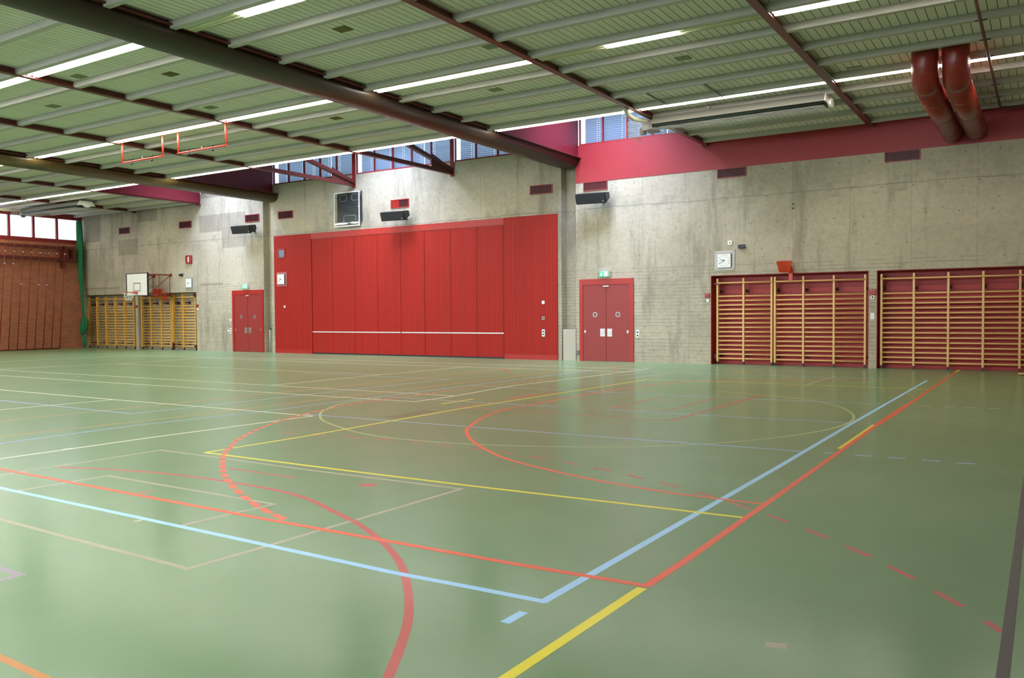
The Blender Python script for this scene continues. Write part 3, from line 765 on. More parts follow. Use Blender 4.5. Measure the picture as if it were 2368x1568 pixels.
# ------------------------------------------------------------------ big red sliding partition
o = empty('sliding_partition', (-20.35, YW, 0), 'huge red boarded sliding partition filling the middle of the concrete wall', 'partition')
def loc(bm): return bm
X0, X1 = -27.08, -13.63; cx = -20.35
obj('side_panel', bx(X0-cx, -24.93-cx, -0.05, -0.002, 0.0, 4.83), M['slatred'], o)
obj('side_panel', bx(-15.73-cx, X1-cx, -0.05, -0.002, 0.0, 4.83), M['slatred'], o)
obj('header', bx(-24.93-cx, -15.73-cx, -0.045, -0.002, 4.60, 4.83), M['red'], o)
seams = [-24.91, -23.79, -22.62, -21.45, -20.32, -19.18, -18.0, -16.86, -15.75]
for k, (a, b) in enumerate(zip(seams[:-1], seams[1:])):
    p = obj('panel', bx(a-cx+0.008, b-cx-0.008, -0.032, -0.002, 0.05 if k < 7 else 0.05, 4.59), M['slatred'], o)
for a, b in ((-24.91, -20.34), (-20.30, -15.75)): obj('rail', bx(a-cx, b-cx, -0.042, -0.033, 0.86, 0.90), M['alu'], o, label='pale grey rail along the lower panels')
bm = B(); box(bm, X0-cx, -24.95-cx, -0.056, -0.051, 0.0, 0.16); box(bm, -15.71-cx, X1-cx, -0.056, -0.051, 0.0, 0.16); obj('kickboard', bm, M['red'], o)
obj('track_gap', bx(-24.91-cx, -15.75-cx, -0.03, -0.002, 0.0, 0.049), M['black'], o)
# little hatch window
win = obj('hatch_frame', (lambda bm: (box(bm, -26.86-cx, -26.80-cx, -0.075, -0.051, 3.89, 4.30), box(bm, -26.46-cx, -26.40-cx, -0.075, -0.051, 3.89, 4.30),
      box(bm, -26.80-cx, -26.46-cx, -0.075, -0.051, 3.89, 3.95), box(bm, -26.80-cx, -26.46-cx, -0.075, -0.051, 4.24, 4.30), bm)[-1])(B()), M['frame'], o)
obj('hatch_pane', bx(-26.80-cx, -26.46-cx, -0.056, -0.052, 3.95, 4.24), mat('dim_hatch_glass', (0.16, 0.18, 0.22), 0.08, spec=0.8), o, label='dark glass of a small square hatch')

# ------------------------------------------------------------------ double doors
def door(idx, x0, x1, seam):
    o = empty('door_%d' % idx, ((x0+x1)/2, YW, 0), kind='structure'); c = (x0+x1)/2; w_ = (x1-x0)/2
    bm = B(); y0, y1 = -0.045, -0.002
    box(bm, -w_, -w_+0.125, y0, y1, 0, 2.64); box(bm, w_-0.125, w_, y0, y1, 0, 2.64); box(bm, -w_+0.125, w_-0.125, y0, y1, 2.455, 2.64)
    obj('door_frame', bm, M['red'], o)
    for s in (-1, 1):
        a, b = (-w_+0.13, -0.006) if s < 0 else (0.006, w_-0.13)
        lf = obj('door_leaf', bx(a, b, -0.03, -0.002, 0.012, 2.45), M['doorred'], o)
        px = (a+b)/2 + (0.02 if s < 0 else 0.0)
        bm = B(); disc(bm, px, -0.036, 1.50, 0.08, 0.006); disc(bm, px, -0.0365, 1.50, 0.064, 0.0009, 24, 1)
        obj('porthole', bm, [M['steel'], mat('porthole_glass', (0.20, 0.13, 0.11), 0.08, spec=0.9)], lf)
        pp = s*0.125
        bm = B(); box(bm, pp-0.085, pp+0.085, -0.034, -0.030, 0.80, 1.05, 0, 0.001)
        box(bm, pp-0.055, pp+0.055, -0.0345, -0.034, 0.84, 1.03)
        box(bm, pp-0.07, pp+0.07, -0.055, -0.034, 0.93, 0.95, 0, 0.002)
        obj('pull_plate', bm, M['steel'], lf)
        kx = s*(w_-0.20)
        bm = B(); box(bm, kx-0.03, kx+0.03, -0.036, -0.030, 0.91, 1.0); disc(bm, kx, -0.045, 0.95, 0.014, 0.010, 12); obj('lock_plate', bm, M['steel'], lf)
    obj('door_closer', bx(-0.09, 0.11, -0.07, -0.031, 2.385, 2.42, 0.004), M['alu'], o)
    return o
door(1, -29.75, -27.79, -28.7); door(2, -12.81, -10.91, -11.76)
def exit_sign(x, lab):
    o = empty('exit_sign', (x, YW, 2.79), lab, 'exit sign', 'green exit signs')
    obj('housing', bx(-0.165, 0.165, -0.10, -0.002, -0.09, 0.09, 0.006), M['white'], o)
    obj('sign_face', bx(-0.155, 0.155, -0.106, -0.101, -0.082, 0.082), M['exitg'], o)
    bm = B(); a = -0.085   # down arrow
    prism(bm, [(a-0.018, 0.055), (a+0.018, 0.055), (a+0.018, -0.005), (a+0.05, -0.005), (a, -0.06), (a-0.05, -0.005), (a-0.018, -0.005)], -0.109, -0.106, 'y')
    obj('arrow', bm, M['exitw'], o)
    bm = B(); c = 0.065    # doorway with running figure
    box(bm, c-0.05, c+0.06, -0.109, -0.106, -0.065, 0.065)
    obj('doorway_symbol', bm, M['exitw'], o)
    bm = B(); box(bm, c-0.012, c+0.012, -0.111, -0.109, 0.03, 0.05); prism(bm, [(c-0.02, 0.025), (c+0.02, 0.02), (c+0.012, -0.015), (c+0.035, -0.05), (c+0.02, -0.055), (c, -0.02), (c-0.028, -0.05), (c-0.04, -0.042), (c-0.014, -0.008)], -0.111, -0.109, 'y')
    obj('running_figure', bm, M['exitg'], o)
    bm = B()
    for k in range(8):
        z = -0.13 + k*0.045; tube(bm, [(-0.23, -0.002, z), (-0.23, -0.15, z), (0.23, -0.15, z), (0.23, -0.002, z)], 0.0025, 4)
    for k in range(11):
        xx = -0.23 + k*0.046; tube(bm, [(xx, -0.15, -0.13), (xx, -0.15, 0.185), (xx, -0.002, 0.185)], 0.0025, 4)
    obj('wire_guard', bm, M['mesh'], o)
exit_sign(-28.86, 'lit green exit sign above the left double door'); exit_sign(-11.9, 'lit green exit sign above the right double door')

# ------------------------------------------------------------------ wall vents
VX = [(-37.47, 'leftmost dark red vent grille, high on the concrete near the left corner'), (-32.86, 'second dark red vent grille from the left'), (-28.42, 'dark red vent grille above the black speaker on the left'),
      (-26.40, 'dark red vent grille above the left end of the red partition'), (-20.33, 'half bright red vent grille above the middle speaker'), (-14.24, 'dark red vent grille just left of the near column slot'),
      (-12.23, 'dark red vent grille touching the crimson band above the right speaker'), (-7.80, 'second dark red vent grille from the right, under the crimson band'), (-3.24, 'rightmost dark red vent grille, under the red ducts')]
for k, (x, lab) in enumerate(VX):
    z0, z1 = (5.52, 5.83) if k < 6 else (5.48, 5.76)
    o = empty('wall_vent', (x, YW-(0.0 if k < 6 else 0.0), z0), lab, 'vent', 'vent grilles high on the back wall')
    h = z1-z0; bm = B(); w_ = 0.43
    box(bm, -w_, w_, -0.03, -0.002, 0, 0.022); box(bm, -w_, w_, -0.03, -0.002, h-0.022, h); box(bm, -w_, -w_+0.022, -0.03, -0.002, 0.022, h-0.022); box(bm, w_-0.022, w_, -0.03, -0.002, 0.022, h-0.022)
    obj('vent_frame', bm, M['frame'] if k != 4 else M['red'], o)
    obj('backing', bx(-w_+0.022, w_-0.022, -0.008, -0.002, 0.022, h-0.022), M['darkred'], o)
    bm = B(); nn = 22
    for j in range(nn):
        xx = -w_+0.035 + (2*w_-0.07)*j/(nn-1); half_ = (k == 4 and j < 10)
        box(bm, xx-0.006, xx+0.006+(0.012 if half_ else 0), -0.024, -0.009, 0.024, h-0.024, 1 if half_ else 0)
    obj('fin', bm, [M['darkred'], M['red']], o).__setitem__('kind', 'stuff')

# ------------------------------------------------------------------ loudspeakers
def speaker(x, z, lab):
    """wedge loudspeaker lying on its side, tilted down and turned towards the left"""
    o = empty('loudspeaker', (x, YW, z), lab, 'speaker', 'black wall loudspeakers')
    bm = B(); prof = [(0.0, -0.16), (0.04, -0.20), (0.40, -0.13), (0.40, 0.13), (0.04, 0.20), (0.0, 0.16)]
    prism(bm, [(u, v) for u, v in [(-0.20, -0.17), (0.22, -0.10), (0.22, 0.10), (-0.20, 0.17)]], -0.50, 0.50, 'x')
    bmesh.ops.bevel(bm, geom=list(bm.edges), offset=0.015, segments=2, affect='EDGES')
    T = Matrix.Translation((0.12, -0.42, 0)) @ Matrix.Rotation(math.radians(9), 4, 'Z') @ Matrix.Rotation(math.radians(20), 4, 'X')
    bmesh.ops.transform(bm, matrix=T, verts=bm.verts); body = obj('cabinet', bm, M['black'], o)
    bm = B(); prism(bm, [(-0.215, -0.155), (-0.2, -0.155), (-0.2, 0.155), (-0.215, 0.155)], -0.48, 0.48, 'x'); bmesh.ops.transform(bm, matrix=T, verts=bm.verts)
    g = obj('front_grille', bm, mat('speaker_grille', (0.02, 0.02, 0.022), 0.7), o)
    bm = B(); box(bm, 0.38, 0.415, -0.219, -0.215, -0.10, -0.075); bmesh.ops.transform(bm, matrix=T, verts=bm.verts); obj('badge', bm, M['alu'], g)
    bm = B(); box(bm, 0.25, 0.37, -0.02, -0.002, -0.12, 0.10); tube(bm, [(0.31, -0.01, 0), (0.31, -0.30, 0.02)], 0.025, 10); tube(bm, [(0.31, -0.28, -0.05), (0.31, -0.28, 0.10)], 0.03, 10)
    obj('wall_bracket', bm, M['black'], o)
speaker(-28.60, 5.20, 'black loudspeaker above the left double door'); speaker(-20.35, 5.20, 'black loudspeaker over the middle of the red partition'); speaker(-12.25, 5.20, 'black loudspeaker above the right double door')

# ------------------------------------------------------------------ guarded scoreboard
o = empty('scoreboard', (-22.87, YW, 4.97), 'dark electronic scoreboard behind a white framed glass guard, above the red partition', 'scoreboard')
obj('display', bx(-0.55, 0.61, -0.10, -0.04, 0.08, 1.28, 0.006), M['blackg'], o)
bm = B()
def rr(bm, x0, x1, z0, z1, y, t=0.012):
    tube(bm, [(x0+.04, y, z0), (x1-.04, y, z0), (x1, y, z0+.04), (x1, y, z1-.04), (x1-.04, y, z1), (x0+.04, y, z1), (x0, y, z1-.04), (x0, y, z0+.04)], t/2, 5, closed=True)
rr(bm, -0.40, -0.05, 0.99, 1.22, -0.105); rr(bm, 0.23, 0.58, 0.99, 1.22, -0.105); rr(bm, -0.20, 0.42, 0.16, 0.42, -0.105)
pieces('field_outline', bm, M['alu'], o)
bm = B()
for a in (-0.66, 0.66-0.035): box(bm, a, a+0.035, -0.165, -0.14, 0.0, 1.33)
for a in (0.0, 1.295): box(bm, -0.625, 0.625, -0.165, -0.14, a, a+0.035)
obj('guard_frame', bm, M['white'], o)
obj('guard_glass', bx(-0.625, 0.625, -0.155, -0.150, 0.035, 1.295), M['glass'], o)
bm = B()
for a in (-0.64, 0.62):
    for z in (0.12, 1.15): box(bm, a, a+0.02, -0.14, -0.002, z, z+0.03)
pieces('stand_off', bm, M['steel'], o)
obj('side_bar', bx(0.665, 0.68, -0.07, -0.02, 0.15, 1.33), mat('dark_blue_bar', (0.01, 0.014, 0.04), 0.4), o)

# ------------------------------------------------------------------ clocks
def clock(x, z, onred, lab, y=YW):
    o = empty('wall_clock', (x, y, z), lab, 'clock', 'square wall clocks')
    obj('mounting_plate', bx(-0.30, 0.30, -0.02, -0.002, -0.29, 0.29, 0.003), M['ckplate_red'] if onred else M['ckplate'], o)
    bm = B()
    for sx in (-0.265, 0.265):
        for sz in (-0.255, 0.255): disc(bm, sx, -0.026, sz, 0.012, 0.006, 8)
    pieces('screw', bm, M['black'], o)
    obj('case', bx(-0.212, 0.212, -0.07, -0.021, -0.207, 0.215, 0.003), M['galv'], o)
    fc = obj('dial', bx(-0.20, 0.20, -0.074, -0.071, -0.20, 0.20), M['white'], o)
    bm = B()
    for k in range(12):
        a = PI*k/6; r0, r1, t = 0.145, 0.175, 0.006
        c, s = math.sin(a), math.cos(a)
        prism(bm, [(c*r0 - s*t, s*r0 + c*t), (c*r0 + s*t, s*r0 - c*t), (c*r1 + s*t, s*r1 - c*t), (c*r1 - s*t, s*r1 + c*t)], -0.0755, -0.074, 'y')
    pieces('hour_mark', bm, M['black'], fc)
    def hand(ang, L, t, d):
        bm = B(); a = math.radians(ang); c, s = math.sin(a), math.cos(a); b = -0.03
        prism(bm, [(c*b - s*t, s*b + c*t), (c*b + s*t, s*b - c*t), (c*L + s*t*.7, s*L - c*t*.7), (c*L - s*t*.7, s*L + c*t*.7)], -0.077-d, -0.0757-d, 'y'); return bm
    obj('hour_hand', hand(287, 0.115, 0.010, 0), M['black'], fc); obj('minute_hand', hand(236, 0.165, 0.008, 0.002), M['black'], fc)
    bm = B(); disc(bm, 0, -0.081, 0, 0.016, 0.006, 12); obj('hub', bm, M['black'], fc)
clock(-8.01, 3.06, False, 'square white wall clock on concrete above the right wall bars'); clock(-26.62, 3.04, True, 'square white wall clock mounted on the red partition', YW-0.05)
clock(-32.63, 3.04, False, 'square white wall clock on concrete at far left, under the red sign')

# ------------------------------------------------------------------ switches, sockets, call points
def plate(name, x, z, w_, h, d, m, lab, cat, parts=(), y=YW, grp=None):
    o = empty(name, (x, y, z), lab, cat, grp)
    obj('plate', bx(-w_/2, w_/2, -d, -0.001, -h/2, h/2, 0.003), m, o)
    for nm, px, pz, r, mm in parts:
        bm = B(); disc(bm, px, -d-0.006, pz, r, 0.006, 16); obj(nm, bm, mm, o)
    return o
YR = YW-0.05
plate('light_switch', -26.48, 1.91, 0.09, 0.09, 0.02, M['white'], 'white square switch left on the red partition under the clock', 'switch', [('button', 0, 0, 0.02, M['alu'])], YR)
plate('light_switch', -14.16, 1.92, 0.10, 0.11, 0.02, M['white'], 'topmost white square switch at the right end of the red partition', 'switch', [('button', 0, 0, 0.022, M['alu'])], YR)
plate('key_switch', -14.16, 1.39, 0.10, 0.11, 0.02, M['ckplate'], 'greyish key switch in the middle of three plates on the red partition', 'switch', [('keyhole', 0, 0, 0.024, M['black'])], YR)
plate('power_socket', -14.16, 0.90, 0.11, 0.24, 0.02, M['white'], 'white double power socket low on the right end of the red partition', 'socket', [('socket_hole', 0, 0.05, 0.028, M['black']), ('socket_hole', 0, -0.05, 0.028, M['black'])], YR)
plate('power_socket', -10.78, 0.89, 0.11, 0.24, 0.02, M['white'], 'white double power socket on concrete right of the right door', 'socket', [('socket_hole', 0, 0.05, 0.028, M['black']), ('socket_hole', 0, -0.05, 0.028, M['black'])])
plate('power_socket', -29.91, 0.90, 0.11, 0.24, 0.02, M['white'], 'white double power socket beside the left door', 'socket', [('socket_hole', 0, 0.05, 0.028, M['black']), ('socket_hole', 0, -0.05, 0.028, M['black'])])
plate('light_switch', -29.90, 1.37, 0.09, 0.10, 0.02, M['white'], 'small white switch above the socket beside the left door', 'switch', [('button', 0, 0, 0.02, M['alu'])])
plate('junction_cover', -30.06, 0.90, 0.08, 0.08, 0.015, M['white'], 'small pale cover just left of the socket by the left door', 'cover plate')
plate('light_switch', -8.52, 1.90, 0.08, 0.10, 0.02, M['white'], 'white switch below the red call point left of the wall bars', 'switch', [('button', 0, 0, 0.018, M['alu'])])
plate('light_switch', -3.95, 1.92, 0.10, 0.10, 0.02, M['white'], 'white plate with black button on the pillar between wall bars', 'switch', [('button', 0, 0, 0.024, M['black'])])
plate('light_switch', -3.95, 1.41, 0.10, 0.17, 0.02, M['white'], 'plain white switch on the pillar between wall bars', 'switch', [('button', 0, -0.03, 0.015, M['alu'])])
plate('light_switch', -7.85, 3.58, 0.13, 0.12, 0.02, M['white'], 'white square plate with black dot above the right clock', 'switch', [('button', 0, 0, 0.02, M['black'])])
plate('light_switch', -32.12, 1.86, 0.07, 0.08, 0.02, M['white'], 'tiny white switch right of the left wall bars', 'switch')
plate('floor_socket', -12.89, 0.27, 0.11, 0.15, 0.03, M['galv'], 'small grey box near the floor left of the right door', 'socket')
def callpt(x, z, lab, s=1.0):
    o = empty('call_point', (x, YW, z), lab, 'call point', 'red call points')
    obj('box', bx(-0.07*s, 0.07*s, -0.04, -0.001, -0.07*s, 0.07*s, 0.004), M['frame'], o)
    obj('window', bx(-0.045*s, 0.045*s, -0.044, -0.041, -0.055*s, 0.02*s), M['red'], o)
    bm = B(); box(bm, -0.035*s, -0.02*s, -0.044, -0.041, 0.03*s, 0.05*s); box(bm, 0.02*s, 0.035*s, -0.044, -0.041, 0.03*s, 0.05*s); obj('lamp', bm, M['white'], o)
callpt(-8.53, 2.05, 'red call point left of the right wall bars'); callpt(-3.95, 2.06, 'red call point on the narrow pillar between wall bars', 1.2)
callpt(-32.12, 2.02, 'red call point right of the left wall bars', 0.9); callpt(-36.63, 2.03, 'red call point on the pillar between the left wall bars', 0.9)
def camera_box(x, z, lab):
    o = empty('sensor_box', (x, YW, z), lab, 'sensor')
    obj('body', bx(-0.10, 0.10, -0.10, -0.03, -0.055, 0.055, 0.01), M['black'], o); obj('mount', bx(-0.05, 0.05, -0.03, -0.001, -0.04, 0.04), M['black'], o)
    bm = B(); disc(bm, 0.09, -0.11, 0.0, 0.03, 0.01, 12); obj('lens_cap', bm, M['black'], o)
camera_box(-7.49, 3.45, 'small black sensor box right of the white plate above the right clock'); camera_box(-33.18, 3.42, 'small black sensor box left of the far clock')
o = empty('hose_sign', (-32.63, YW, 4.10), 'red framed box with a vertical white bar, high above the far clock', 'sign')
obj('panel', bx(-0.20, 0.20, -0.06, -0.001, -0.18, 0.18, 0.004), M['frame'], o); obj('rim', (lambda bm: (rr(bm, -0.19, 0.19, -0.17, 0.17, -0.065, 0.035), bm)[1])(B()), M['red'], o)
obj('white_bar', bx(-0.035, 0.035, -0.068, -0.061, -0.12, 0.12), M['cream'], o)
for z, lab in ((4.57, 'upper of two black sockets on bare concrete'), (4.45, 'lower of two black sockets on bare concrete')):
    o = obj('wall_fitting', disc(B(), 0, -0.012, 0, 0.028, 0.010, 14), M['black']); o.location = (-6.04, YW, z); tag(o, lab, 'fitting')

# slot cover, pull cord
o = obj('cover_board', bx(-13.43, -12.96, YW-0.03, YW-0.003, 0.0, 1.03, 0.004), M['boxb']); tag(o, 'plain beige board closing the foot of the column slot', 'board')
o = empty('slot_post', (-27.58, YW+0.12, 0), 'thin pale post with a dark latch in the far column slot', 'post')
bm = B(); tube(bm, [(0, 0, 0), (0, 0, 1.0)], 0.03, 8); obj('post', bm, M['boxb'], o); obj('latch', bx(-0.01, 0.16, -0.03, 0.03, 0.96, 1.0), M['black'], o)

# ------------------------------------------------------------------ wall bars
RZ = [2.412] + [0.175 + 0.1316*k for k in range(15)]
def wall_bars(xs, lab, m, pw=0.055, y=YW+0.16, brk=True):
    x0 = xs[0]; o = empty('wall_bars', (x0, y, 0), lab, 'wall bars', 'climbing wall bars')
    for x in xs:
        obj('post', bx(x-x0-pw/2, x-x0+pw/2, -0.055, 0.075, 0.09, 2.545, 0.006), m, o)
        obj('foot', bx(x-x0-0.02, x-x0+0.02, -0.03, 0.03, 0.0 if False else 0.0, 0.09), M['black'], o) if brk else None
    for z in RZ:
        dy = -0.02 if z < 2.3 else -0.075
        bm = B()
        n = 12; prism(bm, [(dy+0.017*math.cos(2*PI*k/n), z+0.021*math.sin(2*PI*k/n)) for k in range(n)], 0.0, xs[-1]-x0, 'x', 0, True)
        obj('rung', bm, m, o)
    for x in xs:
        for z in (2.17, 0.28):
            s = 1 if x < xs[-1] else -1
            bm = B(); box(bm, x-x0-0.02, x-x0+0.02, 0.076, 0.338, z-0.03, z+0.03); box(bm, x-x0-0.06, x-x0+0.06, 0.325, 0.338, z-0.06, z+0.06)
            obj('wall_bracket', bm, M['darkred'], o)
    return o
a = wall_bars([-8.27, -7.49, -6.675], 'hinged two-bay wooden wall bars at the left of the near red recess', M['wood'])
bm = B(); box(bm, -0.10, 0.10, -0.07, 0.07, 2.36, 2.42); box(bm, -0.12, 0.0, 0.0, 0.15, 0.16, 0.30); obj('hinge_fitting', bm, M['darkred'], a)
bm = B(); tube(bm, [(1.63, 0.0, 0.02), (1.63, 0.0, 0.30)], 0.025, 8); obj('swing_bolt', bm, M['darkred'], a)
wall_bars([-6.58, -5.79, -4.97, -4.16], 'three-bay wooden wall bars in the red recess left of the narrow pillar', M['wood'])
wall_bars([-3.75, -2.96, -2.15, -1.36, -0.56, 0.24, 1.04], 'long wooden wall bars in the rightmost red recess', M['wood'])
a = wall_bars([-40.85, -40.12, -39.36, -38.56, -37.80, -37.04], 'five-bay yellow wall bars next to the left corner', M['woodL'])
a = wall_bars([-36.45, -35.72, -34.93, -34.20], 'three-bay yellow wall bars behind the backboard', M['woodL'])
a = wall_bars([-34.08, -33.33, -32.45], 'hinged two-bay yellow wall bars right of the backboard', M['woodL'])
bm = B(); box(bm, 1.55, 1.72, -0.08, 0.08, 2.40, 2.56); box(bm, 1.55, 1.70, -0.06, 0.1, 0.12, 0.24); box(bm, -0.02, 0.06, -0.07, 0.02, 0.05, 0.34); obj('hinge_fitting', bm, M['darkred'], a)

# ------------------------------------------------------------------ small baskets clamped over the wall bars
def net_cage(bm, cx, cy, z0, z1, r0, r1, n=14, rings=6, t=0.004):
    for k in range(n):
        for d in (1, -1):
            P = []
            for j in range(rings+1):
                f = j/rings; a = 2*PI*(k/n + d*f*0.14); r = r0 + (r1-r0)*f; P.append((cx+r*math.cos(a), cy+r*math.sin(a), z0+(z1-z0)*f))
            tube(bm, P, t, 4, cap=False)
def small_basket(x, y, z, bxoff, lab, h=0.30, r0=0.21, r1=0.135):
    o = empty('practice_basket', (x, y, z), lab, 'basket', 'orange practice baskets')
    bm = B(); tube(bm, [(r0*math.cos(2*PI*k/24), r0*math.sin(2*PI*k/24), 0) for k in range(24)], 0.009, 6, closed=True); obj('rim', bm, M['rim'], o, True)
    bm = B(); net_cage(bm, 0, 0, 0, -h, r0, r1); obj('net', bm, M['orangec'], o)
    bm = B(); n = 20; R0 = [bm.verts.new((r0*0.98*math.cos(2*PI*k/n), r0*0.98*math.sin(2*PI*k/n), -0.01)) for k in range(n)]; R1 = [bm.verts.new((r1*0.98*math.cos(2*PI*k/n), r1*0.98*math.sin(2*PI*k/n), -h)) for k in range(n)]
    for k in range(n): bm.faces.new((R0[k], R0[(k+1) % n], R1[(k+1) % n], R1[k]))
    obj('mesh_bag', bm, M['orange'], o)
    bm = B(); tube(bm, [(bxoff*0.6, r0*0.9, -0.02), (bxoff, r0+0.05, -0.12), (bxoff, r0+0.08, -0.25)], 0.014, 8); box(bm, bxoff-0.055, bxoff+0.055, r0+0.02, r0+0.10, -0.52, -0.18, 0, 0.004)
    box(bm, bxoff-0.03, bxoff+0.03, r0-0.0, r0+0.02, -0.30, -0.20)
    obj('clamp_bracket', bm, M['rim'], o)
small_basket(-6.20, 23.95, 2.95, 0.12, 'orange practice basket clamped on the near red wall bars')
small_basket(-34.42, 23.9, 2.80, 0.14, 'orange practice basket hanging between backboard and hinged yellow wall bars', 0.38)

# ------------------------------------------------------------------ swing-out basketball backboard
o = empty('basketball_backboard', (-34.70, 23.05, 2.47), 'white basketball backboard with black border on a red wall truss', 'backboard')
w_, h = 0.78, 1.04
obj('board', bx(-w_, w_, 0.0, 0.03, 0.0, h), M['cream'], o)
bm = B(); t = 0.035
box(bm, -w_, w_, -0.003, -0.0005, 0, t); box(bm, -w_, w_, -0.003, -0.0005, h-t, h); box(bm, -w_, -w_+t, -0.003, -0.0005, t, h-t); box(bm, w_-t, w_, -0.003, -0.0005, t, h-t)
tx, tz0, tz1 = 0.255, 0.22, 0.60
for a, b, c, d in ((-tx, tx, tz0, tz0+0.03), (-tx, tx, tz1-0.03, tz1), (-tx, -tx+0.03, tz0+0.03, tz1-0.03), (tx-0.03, tx, tz0+0.03, tz1-0.03)): box(bm, a, b, -0.003, -0.0005, c, d)
obj('marking', bm, mat('dark_board_marking', (0.02, 0.025, 0.05), 0.5), o)
obj('edge_frame', (lambda bm: (box(bm, w_+0.001, w_+0.02, -0.01, 0.06, 0, h), box(bm, -w_-0.02, -w_-0.001, -0.01, 0.06, 0, h), bm)[-1])(B()), M['black'], o)
bm = B(); tube(bm, [(0.225*math.cos(2*PI*k/24), -0.42+0.225*math.sin(2*PI*k/24), 0.17) for k in range(24)], 0.014, 6, closed=True)
box(bm, -0.07, 0.07, -0.22, -0.004, 0.12, 0.19, 0, 0.004)
rim = obj('rim', bm, M['rim'], o, True)
bm = B(); net_cage(bm, 0, -0.42, 0.165, -0.20, 0.22, 0.12, 10, 5, 0.006); obj('net', bm, M['netw'], rim)
for sx in (0.74, -0.5):
    bm = B()
    for z in (0.04, 0.97): tube(bm, [(sx, 0.06, z), (sx, YW-23.05-0.0, z)], 0.028, 8)
    for y in (0.06, 0.62, 1.16): tube(bm, [(sx, y, 0.04), (sx, y, 0.97)], 0.016, 8)
    tube(bm, [(sx, 0.06, 0.06), (sx, 1.2, 0.96)], 0.018, 8)
    box(bm, sx-0.05, sx+0.05, YW-23.05-0.03, YW-23.05-0.001, -0.04, 0.12); box(bm, sx-0.05, sx+0.05, YW-23.05-0.03, YW-23.05-0.001, 0.9, 1.05)
    obj('truss_arm', bm, M['duct'], o)

# ------------------------------------------------------------------ climbing poles on the brick end wall
o = empty('climbing_apparatus', (XL, 21.6, 4.3), 'red steel climbing apparatus with leaning poles across the brick wall', 'climbing poles')
bm = B(); box(bm, 0.30, 0.42, -9, 2.1, 0.55, 0.70); obj('upper_beam', bm, M['beam'], o)
bm = B(); box(bm, 0.20, 0.38, -9, 2.12, 0.0, 0.14); obj('lower_beam', bm, M['beam'], o)
bm = B(); box(bm, 0.10, 0.42, 1.50, 1.62, -0.35, 0.72); box(bm, 0.0, 0.5, 2.0, 2.06, 0.05, 0.6); box(bm, 0.0, 0.3, -3.0, -2.9, 0.0, 0.7); obj('wall_bracket', bm, M['beam'], o)
bm = B(); tube(bm, [(0.5, -9, -4.27), (0.5, 1.18, -4.27)], 0.025, 8); obj('floor_rail', bm, M['duct'], o)
clips = {0: 4.05, 1: 4.05, 2: 3.12, 4: 3.10, 5: 3.10}
for k in range(9):
    y = 20.35 + 0.4*(k-1) - 21.6; zb = -4.3
    bm = B(); tube(bm, [(0.5, y-0.38, zb+0.04), (0.5, y, zb+4.98)], 0.021, 8); pl = obj('pole', bm, M['duct'], o)
    bm = B(); box(bm, 0.515, 0.55, y-0.055, y-0.005, zb+4.60, zb+4.645, 0, 0.005)
    if k-1 in clips: z = clips[k-1]; yy = y-0.38*(1-z/4.94); box(bm, 0.51, 0.54, yy-0.03, yy+0.03, zb+z-0.02, zb+z+0.02)
    pieces('clip', bm, M['cream'], pl)

# green net bundled into the left corner
o = empty('divider_net', (-40.78, 23.99, 0), 'green net gathered and knotted in the left corner', 'net')
prof = [(6.33, 0.18, 0.0), (6.0, 0.20, 0.0), (5.4, 0.21, 0.02), (4.8, 0.21, 0.03), (4.2, 0.19, 0.04), (3.5, 0.16, 0.07), (2.8, 0.12, 0.12), (2.3, 0.09, 0.15), (1.9, 0.075, 0.17), (1.55, 0.07, 0.20)]
def gather(prof, lobes=9, amp=0.22, n=36):
    bm = B(); rings = []
    for z, r, dx in prof:
        rings.append([bm.verts.new((dx + r*(1+amp*math.sin(lobes*2*PI*k/n + z*0.7))*math.cos(2*PI*k/n), 0.55*r*(1+amp*math.cos(lobes*2*PI*k/n+z))*math.sin(2*PI*k/n), z)) for k in range(n)])
    for a, b in zip(rings[:-1], rings[1:]):
        for k in range(n): bm.faces.new((a[k], a[(k+1) % n], b[(k+1) % n], b[k]))
    bm.faces.new(rings[0]); bm.faces.new(rings[-1]); return bm
obj('hanging_net', gather(prof), M['green'], o, True)
obj('knot', gather([(1.62, 0.05, 0.22), (1.5, 0.20, 0.30), (1.3, 0.25, 0.28), (1.0, 0.26, 0.22), (0.8, 0.20, 0.14), (0.62, 0.06, 0.10)], 7, 0.14), M['green'], o, True)
obj('tail', gather([(0.70, 0.07, 0.12), (0.45, 0.10, 0.20), (0.2, 0.12, 0.28), (0.03, 0.05, 0.25)], 7, 0.2), M['green'], o, True)

# ------------------------------------------------------------------ fluorescent luminaires in rows
ROWS = {'A': (19.125, 'back'), 'B': (14.245, 'middle'), 'C': (9.365, 'front')}
def luminaire_proto(on, L):
    o = empty('tube_light', (0, 0, 0))
    bm = B(); prism(bm, [(0.0, 0.0), (0.0, 0.105), (0.30, 0.105), (0.30, 0.0), (0.29, 0.0), (0.27, 0.06), (0.03, 0.06), (0.01, 0.0)], 0, L, 'x')
    obj('housing', bm, M['fix'], o)
    if on:
        bm = B()
        for yy in (0.09, 0.21): tube(bm, [(0.02, yy, 0.004), (L-0.02, yy, 0.004)], 0.018, 8)
        pieces('tube', bm, M['tube_on'], o)
        obj('reflector', bx(0.01, L-0.01, 0.012, 0.288, 0.024, 0.034), M['diff_on'], o)
    else:
        obj('reflector', bx(0.005, L-0.005, 0.032, 0.268, 0.006, 0.05), M['fixw'], o)
        bm = B()
        for yy in (0.09, 0.21): tube(bm, [(0.02, yy, 0.0), (L-0.02, yy, 0.0)], 0.006, 5)
        pieces('tube', bm, M['fixw'], o)
    return o
